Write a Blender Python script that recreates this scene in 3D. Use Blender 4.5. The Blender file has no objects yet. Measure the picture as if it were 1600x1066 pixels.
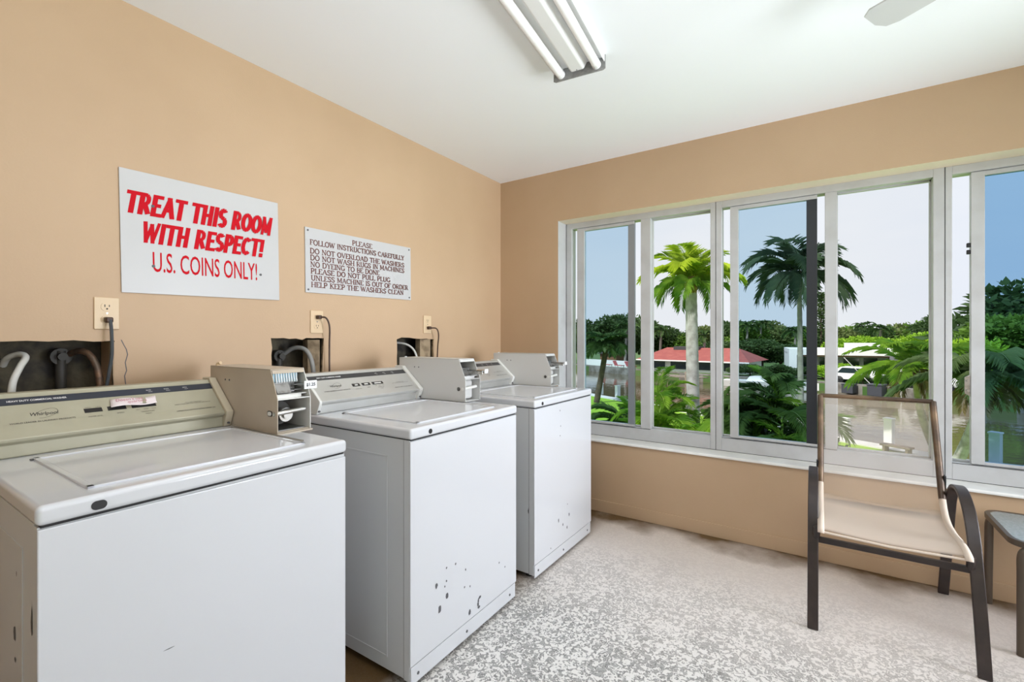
import bpy, bmesh, math, random
from mathutils import Vector, Matrix, Euler
S = bpy.context.scene
COL = S.collection
PI = math.pi
D2R = PI / 180

# ------------------------------------------------------------------ camera
cam_data = bpy.data.cameras.new('camera')
cam_data.sensor_width = 36.0
cam_data.lens = 36.0 * 719.35 / 1600.0
cam_data.shift_y = -5.3 / 1600.0
cam_data.clip_start = 0.02
cam_data.clip_end = 600
camera = bpy.data.objects.new('camera', cam_data)
camera.location = (2.154, -3.069, 1.233)
camera.rotation_euler = (PI / 2, 0, 33.65 * D2R)
COL.objects.link(camera)
S.camera = camera

# ------------------------------------------------------------------ view
S.view_settings.view_transform = 'Standard'
S.view_settings.look = 'None'
S.view_settings.exposure = 0.0
S.view_settings.gamma = 1.0
S.view_settings.use_curve_mapping = False
S.cycles.max_bounces = 10
S.cycles.diffuse_bounces = 5
S.cycles.transparent_max_bounces = 24
S.cycles.use_denoising = True
S.cycles.sample_clamp_indirect = 6.0

# ------------------------------------------------------------------ sky
world = bpy.data.worlds.new('sky')
S.world = world
world.use_nodes = True
wn = world.node_tree
wn.nodes.clear()
def wnode(t, **kw):
    n = wn.nodes.new(t)
    for k, v in kw.items():
        setattr(n, k, v)
    return n
w_out = wnode('ShaderNodeOutputWorld')
w_bg = wnode('ShaderNodeBackground')
w_tc = wnode('ShaderNodeTexCoord')
w_sep = wnode('ShaderNodeSeparateXYZ')
w_elev = wnode('ShaderNodeValToRGB')                     # haze at the horizon, bluer overhead
w_elev.color_ramp.elements[0].position = 0.0
w_elev.color_ramp.elements[0].color = (0.83, 0.86, 0.90, 1)
w_elev.color_ramp.elements[1].position = 0.8
w_elev.color_ramp.elements[1].color = (0.66, 0.76, 0.90, 1)
w_dot = wnode('ShaderNodeVectorMath', operation='DOT_PRODUCT')   # deeper blue towards the north east
w_dot.inputs[1].default_value = (0.62, 0.78, 0.0)
w_az = wnode('ShaderNodeMapRange')
w_az.inputs[1].default_value = 0.80
w_az.inputs[2].default_value = 1.0
w_az.inputs[3].default_value = 0.0
w_az.inputs[4].default_value = 0.75
w_blue = wnode('ShaderNodeMixRGB')
w_blue.inputs[2].default_value = (0.70, 0.76, 0.92, 1)
w_noise = wnode('ShaderNodeTexNoise')
w_noise.inputs['Scale'].default_value = 2.2
w_noise.inputs['Detail'].default_value = 6
w_map = wnode('ShaderNodeMapping')
w_map.inputs['Scale'].default_value = (1, 1, 3.5)
w_cr = wnode('ShaderNodeValToRGB')
w_cr.color_ramp.elements[0].position = 0.42
w_cr.color_ramp.elements[0].color = (0, 0, 0, 1)
w_cr.color_ramp.elements[1].position = 0.75
w_cr.color_ramp.elements[1].color = (0.5, 0.5, 0.5, 1)
w_cloud = wnode('ShaderNodeMixRGB')
w_cloud.inputs[2].default_value = (0.92, 0.92, 0.93, 1)
w_bg.inputs['Strength'].default_value = 1.05
L = wn.links.new
L(w_tc.outputs['Generated'], w_sep.inputs[0])
L(w_sep.outputs['Z'], w_elev.inputs[0])
L(w_tc.outputs['Generated'], w_dot.inputs[0])
L(w_dot.outputs['Value'], w_az.inputs[0])
L(w_az.outputs[0], w_blue.inputs[0])
L(w_elev.outputs[0], w_blue.inputs[1])
L(w_tc.outputs['Generated'], w_map.inputs[0])
L(w_map.outputs[0], w_noise.inputs['Vector'])
L(w_noise.outputs[0], w_cr.inputs[0])
L(w_cr.outputs[0], w_cloud.inputs[0])
L(w_blue.outputs[0], w_cloud.inputs[1])
L(w_cloud.outputs[0], w_bg.inputs['Color'])
L(w_bg.outputs[0], w_out.inputs[0])

# ------------------------------------------------------------------ sun: high, from behind the building
sun_d = bpy.data.lights.new('sun', 'SUN')
sun_d.energy = 4.6
sun_d.angle = 0.02
sun_d.color = (1.0, 0.95, 0.85)
sun = bpy.data.objects.new('sun', sun_d)
sun.rotation_euler = Vector((-0.25, -0.60, 0.76)).to_track_quat('Z', 'Y').to_euler()
sun.location = (0, -10, 20)
COL.objects.link(sun)

# area lamps added out of view to fill the room and ceiling
def fill_lamp(name, loc, size, size_y, rot, energy, color, spread=PI):
    d = bpy.data.lights.new(name, 'AREA')
    d.shape = 'RECTANGLE'
    d.size, d.size_y, d.energy, d.color, d.spread = size, size_y, energy, color, spread
    o = bpy.data.objects.new(name, d)
    o.location, o.rotation_euler = loc, rot
    COL.objects.link(o)
    return o
FILL_TINT = (0.88, 0.93, 1.0)
fill_lamp('added_ceiling_fill', (3.15, -3.7, 0.10), 1.8, 1.6, (PI, 0, 0), 33, FILL_TINT, 2.2)      # added to brighten the ceiling from below
fill_lamp('added_side_fill', (4.40, -2.4, 1.05), 1.5, 0.9, (PI / 2 + 0.8, 0, PI / 2), 40, FILL_TINT, 1.9)       # side pair added to brighten the left wall, set in made-up openings
fill_lamp('added_side_fill', (4.38, -0.8, 1.2), 0.95, 1.25, (PI / 2, 0, PI / 2), 31, FILL_TINT, 1.6)

# ------------------------------------------------------------------ tags
def tag(o, label=None, cat=None, group=None, kind=None):
    if label: o['label'] = label
    if cat: o['category'] = cat
    if group: o['group'] = group
    if kind: o['kind'] = kind
    return o

def thing(name, label, cat, loc=(0, 0, 0), rz=0.0, group=None):
    o = bpy.data.objects.new(name, None)
    o.empty_display_size = 0.1
    COL.objects.link(o)
    o.location = loc
    o.rotation_euler = (0, 0, rz)
    return tag(o, label, cat, group)

def structure_root(name):
    o = bpy.data.objects.new(name, None)
    COL.objects.link(o)
    o['kind'] = 'structure'
    return o

# ------------------------------------------------------------------ materials
def mat(name, color, rough=0.5, metal=0.0, spec=0.5, var=None, bump=None, coat=0.0, emit=None, sub=None):
    """var = (scale, other colour, low, high): procedural wear between two colours of the thing itself.
       bump = (scale, strength, distance)"""
    m = bpy.data.materials.new(name)
    m.use_nodes = True
    nt = m.node_tree
    b = nt.nodes['Principled BSDF']
    b.inputs['Base Color'].default_value = (*color, 1)
    b.inputs['Roughness'].default_value = rough
    b.inputs['Metallic'].default_value = metal
    b.inputs['Specular IOR Level'].default_value = spec
    b.inputs['Coat Weight'].default_value = coat
    if emit:
        b.inputs['Emission Color'].default_value = (*emit[0], 1)
        b.inputs['Emission Strength'].default_value = emit[1]
    tc = nt.nodes.new('ShaderNodeTexCoord')
    if var:
        n = nt.nodes.new('ShaderNodeTexNoise')
        n.inputs['Scale'].default_value = var[0]
        n.inputs['Detail'].default_value = 5
        r = nt.nodes.new('ShaderNodeMapRange')
        r.inputs[1].default_value, r.inputs[2].default_value = var[2], var[3]
        mx = nt.nodes.new('ShaderNodeMixRGB')
        mx.inputs[1].default_value = (*color, 1)
        mx.inputs[2].default_value = (*var[1], 1)
        nt.links.new(tc.outputs['Object'], n.inputs['Vector'])
        nt.links.new(n.outputs[0], r.inputs[0])
        nt.links.new(r.outputs[0], mx.inputs[0])
        nt.links.new(mx.outputs[0], b.inputs['Base Color'])
    if bump:
        n2 = nt.nodes.new('ShaderNodeTexNoise')
        n2.inputs['Scale'].default_value = bump[0]
        n2.inputs['Detail'].default_value = 4
        bp = nt.nodes.new('ShaderNodeBump')
        bp.inputs['Strength'].default_value = bump[1]
        bp.inputs['Distance'].default_value = bump[2]
        nt.links.new(tc.outputs['Object'], n2.inputs['Vector'])
        nt.links.new(n2.outputs[0], bp.inputs['Height'])
        nt.links.new(bp.outputs[0], b.inputs['Normal'])
    return m

def pane_mat(name, tint, gloss):
    m = bpy.data.materials.new(name)
    m.use_nodes = True
    nt = m.node_tree
    nt.nodes.clear()
    out = nt.nodes.new('ShaderNodeOutputMaterial')
    tr = nt.nodes.new('ShaderNodeBsdfTransparent')
    tr.inputs[0].default_value = (*tint, 1)
    gl = nt.nodes.new('ShaderNodeBsdfGlossy')
    gl.inputs['Roughness'].default_value = 0.02
    mx = nt.nodes.new('ShaderNodeMixShader')
    fr = nt.nodes.new('ShaderNodeFresnel')
    fr.inputs[0].default_value = 1.35
    mu = nt.nodes.new('ShaderNodeMath')
    mu.operation = 'MULTIPLY'
    mu.inputs[1].default_value = gloss
    nt.links.new(fr.outputs[0], mu.inputs[0])
    nt.links.new(mu.outputs[0], mx.inputs[0])
    nt.links.new(tr.outputs[0], mx.inputs[1])
    nt.links.new(gl.outputs[0], mx.inputs[2])
    nt.links.new(mx.outputs[0], out.inputs[0])
    return m

def sheer_mat(name, color, face, edge):
    """woven mesh fabric: see-through head on, denser at a slant"""
    m = bpy.data.materials.new(name)
    m.use_nodes = True
    nt = m.node_tree
    nt.nodes.clear()
    out = nt.nodes.new('ShaderNodeOutputMaterial')
    tr = nt.nodes.new('ShaderNodeBsdfTransparent')
    df = nt.nodes.new('ShaderNodeBsdfDiffuse')
    df.inputs[0].default_value = (*color, 1)
    tl = nt.nodes.new('ShaderNodeBsdfTranslucent')
    tl.inputs[0].default_value = (*color, 1)
    ad = nt.nodes.new('ShaderNodeMixShader')
    ad.inputs[0].default_value = 0.4
    lw = nt.nodes.new('ShaderNodeLayerWeight')
    lw.inputs[0].default_value = 0.5
    mr = nt.nodes.new('ShaderNodeMapRange')
    mr.inputs[1].default_value, mr.inputs[2].default_value = 0.14, 0.50
    mr.inputs[3].default_value, mr.inputs[4].default_value = face, edge
    mx = nt.nodes.new('ShaderNodeMixShader')
    nt.links.new(lw.outputs['Facing'], mr.inputs[0])
    nt.links.new(mr.outputs[0], mx.inputs[0])
    nt.links.new(df.outputs[0], ad.inputs[1])
    nt.links.new(tl.outputs[0], ad.inputs[2])
    nt.links.new(tr.outputs[0], mx.inputs[1])
    nt.links.new(ad.outputs[0], mx.inputs[2])
    nt.links.new(mx.outputs[0], out.inputs[0])
    return m

def leaf_mat(name, c1, c2, scale=1.5, trans=0.35, rough=0.5):
    """two leaf greens mixed by a noise over the plant, part of the light passing through the leaf"""
    m = bpy.data.materials.new(name)
    m.use_nodes = True
    nt = m.node_tree
    nt.nodes.clear()
    out = nt.nodes.new('ShaderNodeOutputMaterial')
    tc = nt.nodes.new('ShaderNodeTexCoord')
    n = nt.nodes.new('ShaderNodeTexNoise')
    n.inputs['Scale'].default_value = scale
    n.inputs['Detail'].default_value = 4
    r = nt.nodes.new('ShaderNodeMapRange')
    r.inputs[1].default_value, r.inputs[2].default_value = 0.35, 0.65
    mx = nt.nodes.new('ShaderNodeMixRGB')
    mx.inputs[1].default_value = (*c1, 1)
    mx.inputs[2].default_value = (*c2, 1)
    b = nt.nodes.new('ShaderNodeBsdfPrincipled')
    b.inputs['Roughness'].default_value = rough
    b.inputs['Specular IOR Level'].default_value = 0.3
    tl = nt.nodes.new('ShaderNodeBsdfTranslucent')
    ms = nt.nodes.new('ShaderNodeMixShader')
    ms.inputs[0].default_value = trans
    nt.links.new(tc.outputs['Object'], n.inputs['Vector'])
    nt.links.new(n.outputs[0], r.inputs[0])
    nt.links.new(r.outputs[0], mx.inputs[0])
    nt.links.new(mx.outputs[0], b.inputs['Base Color'])
    nt.links.new(mx.outputs[0], tl.inputs[0])
    nt.links.new(b.outputs[0], ms.inputs[1])
    nt.links.new(tl.outputs[0], ms.inputs[2])
    nt.links.new(ms.outputs[0], out.inputs[0])
    return m

M = {}
M['wall'] = mat('tan_wall_paint', (0.55, 0.385, 0.245), 0.55, var=(1.7, (0.51, 0.352, 0.220), 0.35, 0.7), bump=(140, 0.25, 0.002))
M['cream'] = mat('daylit_reveal_paint', (0.84, 0.72, 0.56), 0.6)  # wall paint lightened to carry the outdoor light on the window head
M['ceiling'] = mat('white_ceiling_paint', (0.92, 0.94, 0.985), 0.7, bump=(60, 0.05, 0.002))
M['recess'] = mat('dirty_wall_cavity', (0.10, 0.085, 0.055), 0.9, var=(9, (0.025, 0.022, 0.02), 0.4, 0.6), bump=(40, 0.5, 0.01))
M['taupe'] = mat('taupe_metal_strip', (0.17, 0.155, 0.13), 0.5)
M['cavity_wood'] = mat('raw_stud_wood', (0.36, 0.27, 0.17), 0.8, var=(14, (0.13, 0.09, 0.05), 0.4, 0.65))
M['raw_edge'] = mat('broken_plaster_edge', (0.30, 0.22, 0.13), 0.9, var=(30, (0.10, 0.07, 0.04), 0.4, 0.6))
M['marble'] = mat('white_marble_sill', (0.85, 0.84, 0.82), 0.25, var=(8, (0.74, 0.72, 0.70), 0.45, 0.75))
M['alu'] = mat('white_painted_aluminium', (0.54, 0.545, 0.555), 0.4, var=(7, (0.47, 0.47, 0.47), 0.45, 0.75))
M['dark_alu'] = mat('dark_bronze_aluminium', (0.02, 0.024, 0.03), 0.35)
M['grey_alu'] = mat('bare_grey_aluminium', (0.30, 0.33, 0.36), 0.35, 0.4)
M['seal'] = mat('dark_seal', (0.05, 0.05, 0.05), 0.7)
M['tint'] = pane_mat('tinted_glass', (0.75, 0.84, 0.90), 0.04)
M['tint_deep'] = pane_mat('deep_blue_tinted_glass', (0.56, 0.72, 0.85), 0.04)
M['clear'] = pane_mat('clear_glass', (0.97, 0.97, 0.97), 0.03)
M['enamel'] = mat('white_enamel', (0.63, 0.645, 0.68), 0.14, coat=0.3)
M['enamel_side'] = mat('white_enamel_side', (0.60, 0.615, 0.635), 0.3)
M['chip'] = mat('chipped_enamel_metal', (0.10, 0.10, 0.11), 0.6)
M['black'] = mat('black_plastic', (0.012, 0.012, 0.014), 0.4)
M['slot'] = mat('shadow_gap_black', (0.02, 0.02, 0.022), 0.8)
M['khaki'] = mat('aged_cream_panel', (0.42, 0.40, 0.30), 0.4, 0.15, var=(6, (0.36, 0.34, 0.25), 0.4, 0.7))
M['khaki_cap'] = mat('aged_cream_trim', (0.55, 0.49, 0.37), 0.45)
M['beige_box'] = mat('beige_coin_box_paint', (0.50, 0.43, 0.34), 0.45, var=(5, (0.45, 0.38, 0.30), 0.4, 0.7))
M['silver'] = mat('brushed_silver_panel', (0.62, 0.62, 0.60), 0.30, 0.6, var=(5, (0.55, 0.55, 0.53), 0.4, 0.7))
M['cap_white'] = mat('off_white_end_cap', (0.70, 0.70, 0.67), 0.4)
M['grey_box'] = mat('light_grey_coin_box_paint', (0.60, 0.60, 0.59), 0.42)
M['navy'] = mat('dark_navy_strip', (0.025, 0.032, 0.05), 0.35)
M['charcoal'] = mat('charcoal_strip', (0.04, 0.042, 0.046), 0.35)
M['white_ink'] = mat('white_ink', (0.8, 0.8, 0.8), 0.6)
M['dark_ink'] = mat('dark_ink', (0.06, 0.055, 0.05), 0.6)
M['red_ink'] = mat('red_sign_ink', (0.56, 0.012, 0.022), 0.9, spec=0.1)
M['brown_ink'] = mat('brown_engraved_ink', (0.14, 0.05, 0.04), 0.9, spec=0.1)
M['pink_ink'] = mat('faded_pen_ink', (0.45, 0.10, 0.16), 0.6)
M['paper'] = mat('pale_pink_paper', (0.82, 0.74, 0.76), 0.8)
M['sign'] = mat('white_sign_board', (0.545, 0.545, 0.555), 0.35)
M['sign_edge'] = mat('sign_board_edge', (0.25, 0.22, 0.18), 0.7)
M['chrome'] = mat('worn_chrome', (0.62, 0.62, 0.60), 0.25, 0.9, var=(25, (0.4, 0.38, 0.34), 0.45, 0.7))
M['steel'] = mat('dull_steel', (0.22, 0.22, 0.215), 0.4, 0.7, var=(40, (0.10, 0.09, 0.08), 0.5, 0.7))
M['grime'] = mat('oily_grime', (0.03, 0.027, 0.022), 0.6)
M['slot_blue'] = mat('pale_blue_coin_slots', (0.45, 0.68, 0.80), 0.3)
M['tag_white'] = mat('price_tag_white', (0.80, 0.82, 0.84), 0.5)
M['ivory'] = mat('ivory_plastic', (0.70, 0.53, 0.34), 0.4)
M['cord_brown'] = mat('brown_rubber_cord', (0.06, 0.03, 0.018), 0.5)
M['cord_grey'] = mat('grey_rubber_cord', (0.06, 0.07, 0.08), 0.35)
M['hose_clear'] = mat('milky_plastic_hose', (0.58, 0.58, 0.55), 0.25)
M['hose_grey'] = mat('grey_rubber_hose', (0.25, 0.25, 0.24), 0.5)
M['pipe'] = mat('old_copper_pipe', (0.22, 0.13, 0.08), 0.45, 0.5, var=(30, (0.1, 0.07, 0.05), 0.4, 0.6))
M['bronze'] = mat('dark_brown_powder_coat', (0.026, 0.017, 0.016), 0.36, var=(20, (0.04, 0.027, 0.024), 0.4, 0.7))
M['bronze_tube'] = mat('weathered_bronze_tube', (0.07, 0.043, 0.028), 0.34, 0.3, var=(9, (0.22, 0.14, 0.08), 0.4, 0.7))
M['sling'] = sheer_mat('beige_mesh_sling', (0.74, 0.63, 0.54), 0.28, 0.97)
M['hem'] = mat('beige_sling_hem', (0.68, 0.57, 0.48), 0.8)
M['table_frame'] = mat('bronze_table_frame', (0.10, 0.075, 0.055), 0.35, 0.3)
M['table_glass'] = mat('pebbled_grey_glass', (0.31, 0.345, 0.35), 0.18, var=(90, (0.25, 0.285, 0.29), 0.4, 0.6), bump=(180, 0.3, 0.002))
M['fixture'] = mat('white_fixture_enamel', (0.82, 0.82, 0.82), 0.35)
M['fixture_grey'] = mat('grey_fixture_end', (0.30, 0.30, 0.30), 0.5, var=(60, (0.24, 0.24, 0.24), 0.4, 0.6))
M['tube'] = mat('fluorescent_tube', (0.85, 0.85, 0.85), 0.3, emit=((1.0, 0.98, 0.95), 0.10))
M['fan'] = mat('white_fan_blade', (0.56, 0.56, 0.56), 0.4)

def floor_mat():
    m = bpy.data.materials.new('knockdown_textured_floor')
    m.use_nodes = True
    nt = m.node_tree
    b = nt.nodes['Principled BSDF']
    tc = nt.nodes.new('ShaderNodeTexCoord')
    n1 = nt.nodes.new('ShaderNodeTexNoise')
    n1.inputs['Scale'].default_value = 56
    n1.inputs['Detail'].default_value = 3.0
    n1.inputs['Roughness'].default_value = 0.62
    n1.inputs['Distortion'].default_value = 1.2
    ramp = nt.nodes.new('ShaderNodeValToRGB')
    e = ramp.color_ramp.elements
    e[0].position, e[0].color = 0.405, (0.42, 0.41, 0.40, 1)
    e[1].position, e[1].color = 0.515, (0.80, 0.775, 0.755, 1)
    mid = ramp.color_ramp.elements.new(0.462)
    mid.color = (0.10, 0.097, 0.093, 1)  # dark rim paints in the shading along the raised edges
    # the raised paint is worn smooth and stained brown along the window wall
    sep = nt.nodes.new('ShaderNodeSeparateXYZ')
    n2 = nt.nodes.new('ShaderNodeTexNoise')
    n2.inputs['Scale'].default_value = 3.5
    n2.inputs['Detail'].default_value = 5
    wob = nt.nodes.new('ShaderNodeMath'); wob.operation = 'MULTIPLY_ADD'
    wob.inputs[1].default_value = 0.55
    edge = nt.nodes.new('ShaderNodeMapRange')
    edge.inputs[1].default_value, edge.inputs[2].default_value = -1.10, -0.15
    edge.inputs[4].default_value = 0.88
    worn = nt.nodes.new('ShaderNodeMixRGB')
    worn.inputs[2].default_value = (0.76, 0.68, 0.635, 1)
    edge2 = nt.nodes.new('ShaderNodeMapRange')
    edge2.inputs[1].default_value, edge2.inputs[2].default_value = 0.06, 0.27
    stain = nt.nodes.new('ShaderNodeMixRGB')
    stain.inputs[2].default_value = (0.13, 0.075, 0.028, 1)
    bp = nt.nodes.new('ShaderNodeBump')
    bp.inputs['Strength'].default_value = 0.35
    bp.inputs['Distance'].default_value = 0.004
    k = nt.links.new
    k(tc.outputs['Object'], n1.inputs['Vector'])
    k(tc.outputs['Object'], n2.inputs['Vector'])
    k(tc.outputs['Object'], sep.inputs[0])
    n3 = nt.nodes.new('ShaderNodeTexNoise')             # broad areas where the raised paint is fuller
    n3.inputs['Scale'].default_value = 7
    n3.inputs['Detail'].default_value = 3
    sh = nt.nodes.new('ShaderNodeMath'); sh.operation = 'MULTIPLY_ADD'
    sh.inputs[1].default_value = 0.22
    off = nt.nodes.new('ShaderNodeMath'); off.operation = 'SUBTRACT'
    off.inputs[1].default_value = 0.112
    k(tc.outputs['Object'], n3.inputs['Vector'])
    k(n3.outputs[0], sh.inputs[0])
    k(n1.outputs[0], sh.inputs[2])
    k(sh.outputs[0], off.inputs[0])
    k(off.outputs[0], ramp.inputs[0])
    k(n2.outputs[0], wob.inputs[0])
    k(sep.outputs['Y'], wob.inputs[2])
    k(wob.outputs[0], edge.inputs[0])
    k(wob.outputs[0], edge2.inputs[0])
    k(edge.outputs[0], worn.inputs[0])
    k(ramp.outputs[0], worn.inputs[1])
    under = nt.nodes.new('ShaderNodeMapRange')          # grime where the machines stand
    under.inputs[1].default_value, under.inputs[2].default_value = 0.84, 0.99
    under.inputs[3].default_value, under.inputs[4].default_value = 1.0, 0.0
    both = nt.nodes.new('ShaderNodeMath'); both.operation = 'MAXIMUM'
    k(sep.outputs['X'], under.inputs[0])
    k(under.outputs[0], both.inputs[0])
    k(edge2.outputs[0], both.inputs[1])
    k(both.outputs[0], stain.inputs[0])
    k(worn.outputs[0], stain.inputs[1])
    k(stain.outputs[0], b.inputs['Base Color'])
    k(ramp.outputs[0], bp.inputs['Height'])
    k(bp.outputs[0], b.inputs['Normal'])
    b.inputs['Roughness'].default_value = 0.5
    return m
M['floor'] = floor_mat()

# ------------------------------------------------------------------ mesh builder
class MB:
    def __init__(s):
        s.v, s.f, s.mi = [], [], []
        s.cur = 0
    def m(s, i):
        s.cur = i
        return s
    def add(s, verts, faces):
        o = len(s.v)
        s.v += [tuple(p) for p in verts]
        for f in faces:
            s.f.append([o + i for i in f])
            s.mi.append(s.cur)
        return s
    def box(s, x0, x1, y0, y1, z0, z1):
        v = [(x0, y0, z0), (x1, y0, z0), (x1, y1, z0), (x0, y1, z0), (x0, y0, z1), (x1, y0, z1), (x1, y1, z1), (x0, y1, z1)]
        return s.add(v, [(0, 3, 2, 1), (4, 5, 6, 7), (0, 1, 5, 4), (1, 2, 6, 5), (2, 3, 7, 6), (3, 0, 4, 7)])
    def prism(s, poly, axis, a, b):
        """poly: list of (p, q); axis 'y' -> (p, ., q), 'x' -> (., p, q), 'z' -> (p, q, .)"""
        def P(p, t):
            if axis == 'y': return (p[0], t, p[1])
            if axis == 'x': return (t, p[0], p[1])
            return (p[0], p[1], t)
        n = len(poly)
        v = [P(p, a) for p in poly] + [P(p, b) for p in poly]
        f = [list(range(n))[::-1], list(range(n, 2 * n))]
        f += [(i, (i + 1) % n, n + (i + 1) % n, n + i) for i in range(n)]
        return s.add(v, f)
    def tube(s, pts, r, n=8, caps=True):
        pts = [Vector(p) for p in pts]
        rr = r if isinstance(r, (list, tuple)) else [r] * len(pts)
        t0 = (pts[1] - pts[0]).normalized()
        up = Vector((0, 0, 1)) if abs(t0.z) < 0.9 else Vector((1, 0, 0))
        side = t0.cross(up).normalized()
        v, f = [], []
        for i, p in enumerate(pts):
            a = pts[max(i - 1, 0)]
            c = pts[min(i + 1, len(pts) - 1)]
            t = (c - a).normalized()
            side = (side - t * side.dot(t))
            if side.length < 1e-6: side = t.orthogonal()
            side.normalize()
            w = t.cross(side)
            for k in range(n):
                an = 2 * PI * k / n
                v.append(p + (side * math.cos(an) + w * math.sin(an)) * rr[i])
        for i in range(len(pts) - 1):
            for k in range(n):
                f.append((i * n + k, i * n + (k + 1) % n, (i + 1) * n + (k + 1) % n, (i + 1) * n + k))
        if caps:
            f.append(list(range(n))[::-1])
            f.append([(len(pts) - 1) * n + k for k in range(n)])
        return s.add(v, f)
    def cyl(s, p, q, r, n=16):
        return s.tube([p, q], r, n)
    def band(s, pts, half_w, th, wdir):
        """flat bar following pts; wdir = direction of its width; th = thickness"""
        pts = [Vector(p) for p in pts]
        wd = Vector(wdir).normalized()
        v, f = [], []
        for i, p in enumerate(pts):
            t = (pts[min(i + 1, len(pts) - 1)] - pts[max(i - 1, 0)]).normalized()
            nn = t.cross(wd).normalized()
            for a, b in ((-1, -1), (1, -1), (1, 1), (-1, 1)):
                v.append(p + wd * half_w * a + nn * th / 2 * b)
        for i in range(len(pts) - 1):
            for k in range(4):
                f.append((4 * i + k, 4 * i + (k + 1) % 4, 4 * i + 4 + (k + 1) % 4, 4 * i + 4 + k))
        f.append((3, 2, 1, 0))
        e = 4 * (len(pts) - 1)
        f.append((e, e + 1, e + 2, e + 3))
        return s.add(v, f)
    def mesh(s, name, mats):
        me = bpy.data.meshes.new(name)
        me.from_pydata(s.v, [], s.f)
        for m in (mats if isinstance(mats, (list, tuple)) else [mats]):
            me.materials.append(m)
        for p, i in zip(me.polygons, s.mi):
            p.material_index = i
        bm = bmesh.new()
        bm.from_mesh(me)
        bmesh.ops.recalc_face_normals(bm, faces=bm.faces)
        bm.to_mesh(me)
        bm.free()
        me.update()
        return me
    def build(s, name, mats, parent=None, bevel=0.0, seg=2, smooth=False, kind=None):
        me = s.mesh(name, mats)
        o = bpy.data.objects.new(name, me)
        COL.objects.link(o)
        if parent: o.parent = parent
        if smooth or bevel:
            for p in me.polygons: p.use_smooth = True
            me.set_sharp_from_angle(angle=40 * D2R)
        if bevel:
            bv = o.modifiers.new('bevel', 'BEVEL')
            bv.width, bv.segments, bv.limit_method, bv.angle_limit = bevel, seg, 'ANGLE', 35 * D2R
            bv.harden_normals = True
        if kind: o['kind'] = kind
        return o

def arc(cx, cy, r, a0, a1, n):
    return [(cx + r * math.cos(a0 + (a1 - a0) * i / n), cy + r * math.sin(a0 + (a1 - a0) * i / n)) for i in range(n + 1)]

def rounded_rect(x0, x1, y0, y1, r, n=5):
    p = arc(x1 - r, y1 - r, r, 0, PI / 2, n) + arc(x0 + r, y1 - r, r, PI / 2, PI, n)
    return p + arc(x0 + r, y0 + r, r, PI, 1.5 * PI, n) + arc(x1 - r, y0 + r, r, 1.5 * PI, 2 * PI, n)

def smooth_path(pts, n=6):
    """Catmull-Rom through the points"""
    P = [Vector(p) for p in pts]
    P = [P[0] * 2 - P[1]] + P + [P[-1] * 2 - P[-2]]
    out = []
    for i in range(1, len(P) - 2):
        for k in range(n):
            t = k / n
            a, b, c, d = P[i - 1], P[i], P[i + 1], P[i + 2]
            out.append(0.5 * ((2 * b) + (c - a) * t + (2 * a - 5 * b + 4 * c - d) * t * t + (3 * b - a - 3 * c + d) * t ** 3))
    out.append(P[-2])
    return out

# ------------------------------------------------------------------ lettering
def text_verts(body, offset=0.0, shear=0.0):
    cu = bpy.data.curves.new('lettering', 'FONT')
    cu.body, cu.offset, cu.shear = body, offset, shear
    cu.resolution_u = 3
    cu.align_x, cu.align_y = 'LEFT', 'BOTTOM_BASELINE'
    ob = bpy.data.objects.new('lettering', cu)
    COL.objects.link(ob)
    bpy.context.view_layer.update()
    dg = bpy.context.evaluated_depsgraph_get()
    me = bpy.data.meshes.new_from_object(ob.evaluated_get(dg))
    v = [tuple(q.co) for q in me.vertices]
    f = [tuple(q.vertices) for q in me.polygons]
    bpy.data.objects.remove(ob)
    bpy.data.curves.remove(cu)
    bpy.data.meshes.remove(me)
    return v, f

def fit(v, w, h):
    xs, ys = [p[0] for p in v], [p[1] for p in v]
    x0, x1, y0, y1 = min(xs), max(xs), min(ys), max(ys)
    return [((p[0] - (x0 + x1) / 2) / (x1 - x0) * w, (p[1] - (y0 + y1) / 2) / (y1 - y0) * h) for p in v]

class Frame:
    """a flat local frame: origin, right, up, out"""
    def __init__(s, O, U, V):
        s.O, s.U, s.V = Vector(O), Vector(U).normalized(), Vector(V).normalized()
        s.N = s.U.cross(s.V)
    def at(s, a, b, c=0.0):
        return s.O + s.U * a + s.V * b + s.N * c

def letter(mb, fr, body, a, b, w, h, lift=0.0008, offset=0.0, shear=0.0, rot=0.0):
    v, f = text_verts(body, offset, shear)
    q = fit(v, w, h)
    cr, sr = math.cos(rot), math.sin(rot)
    return mb.add([fr.at(a + x * cr - y * sr, b + x * sr + y * cr, lift) for x, y in q], f)

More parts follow.
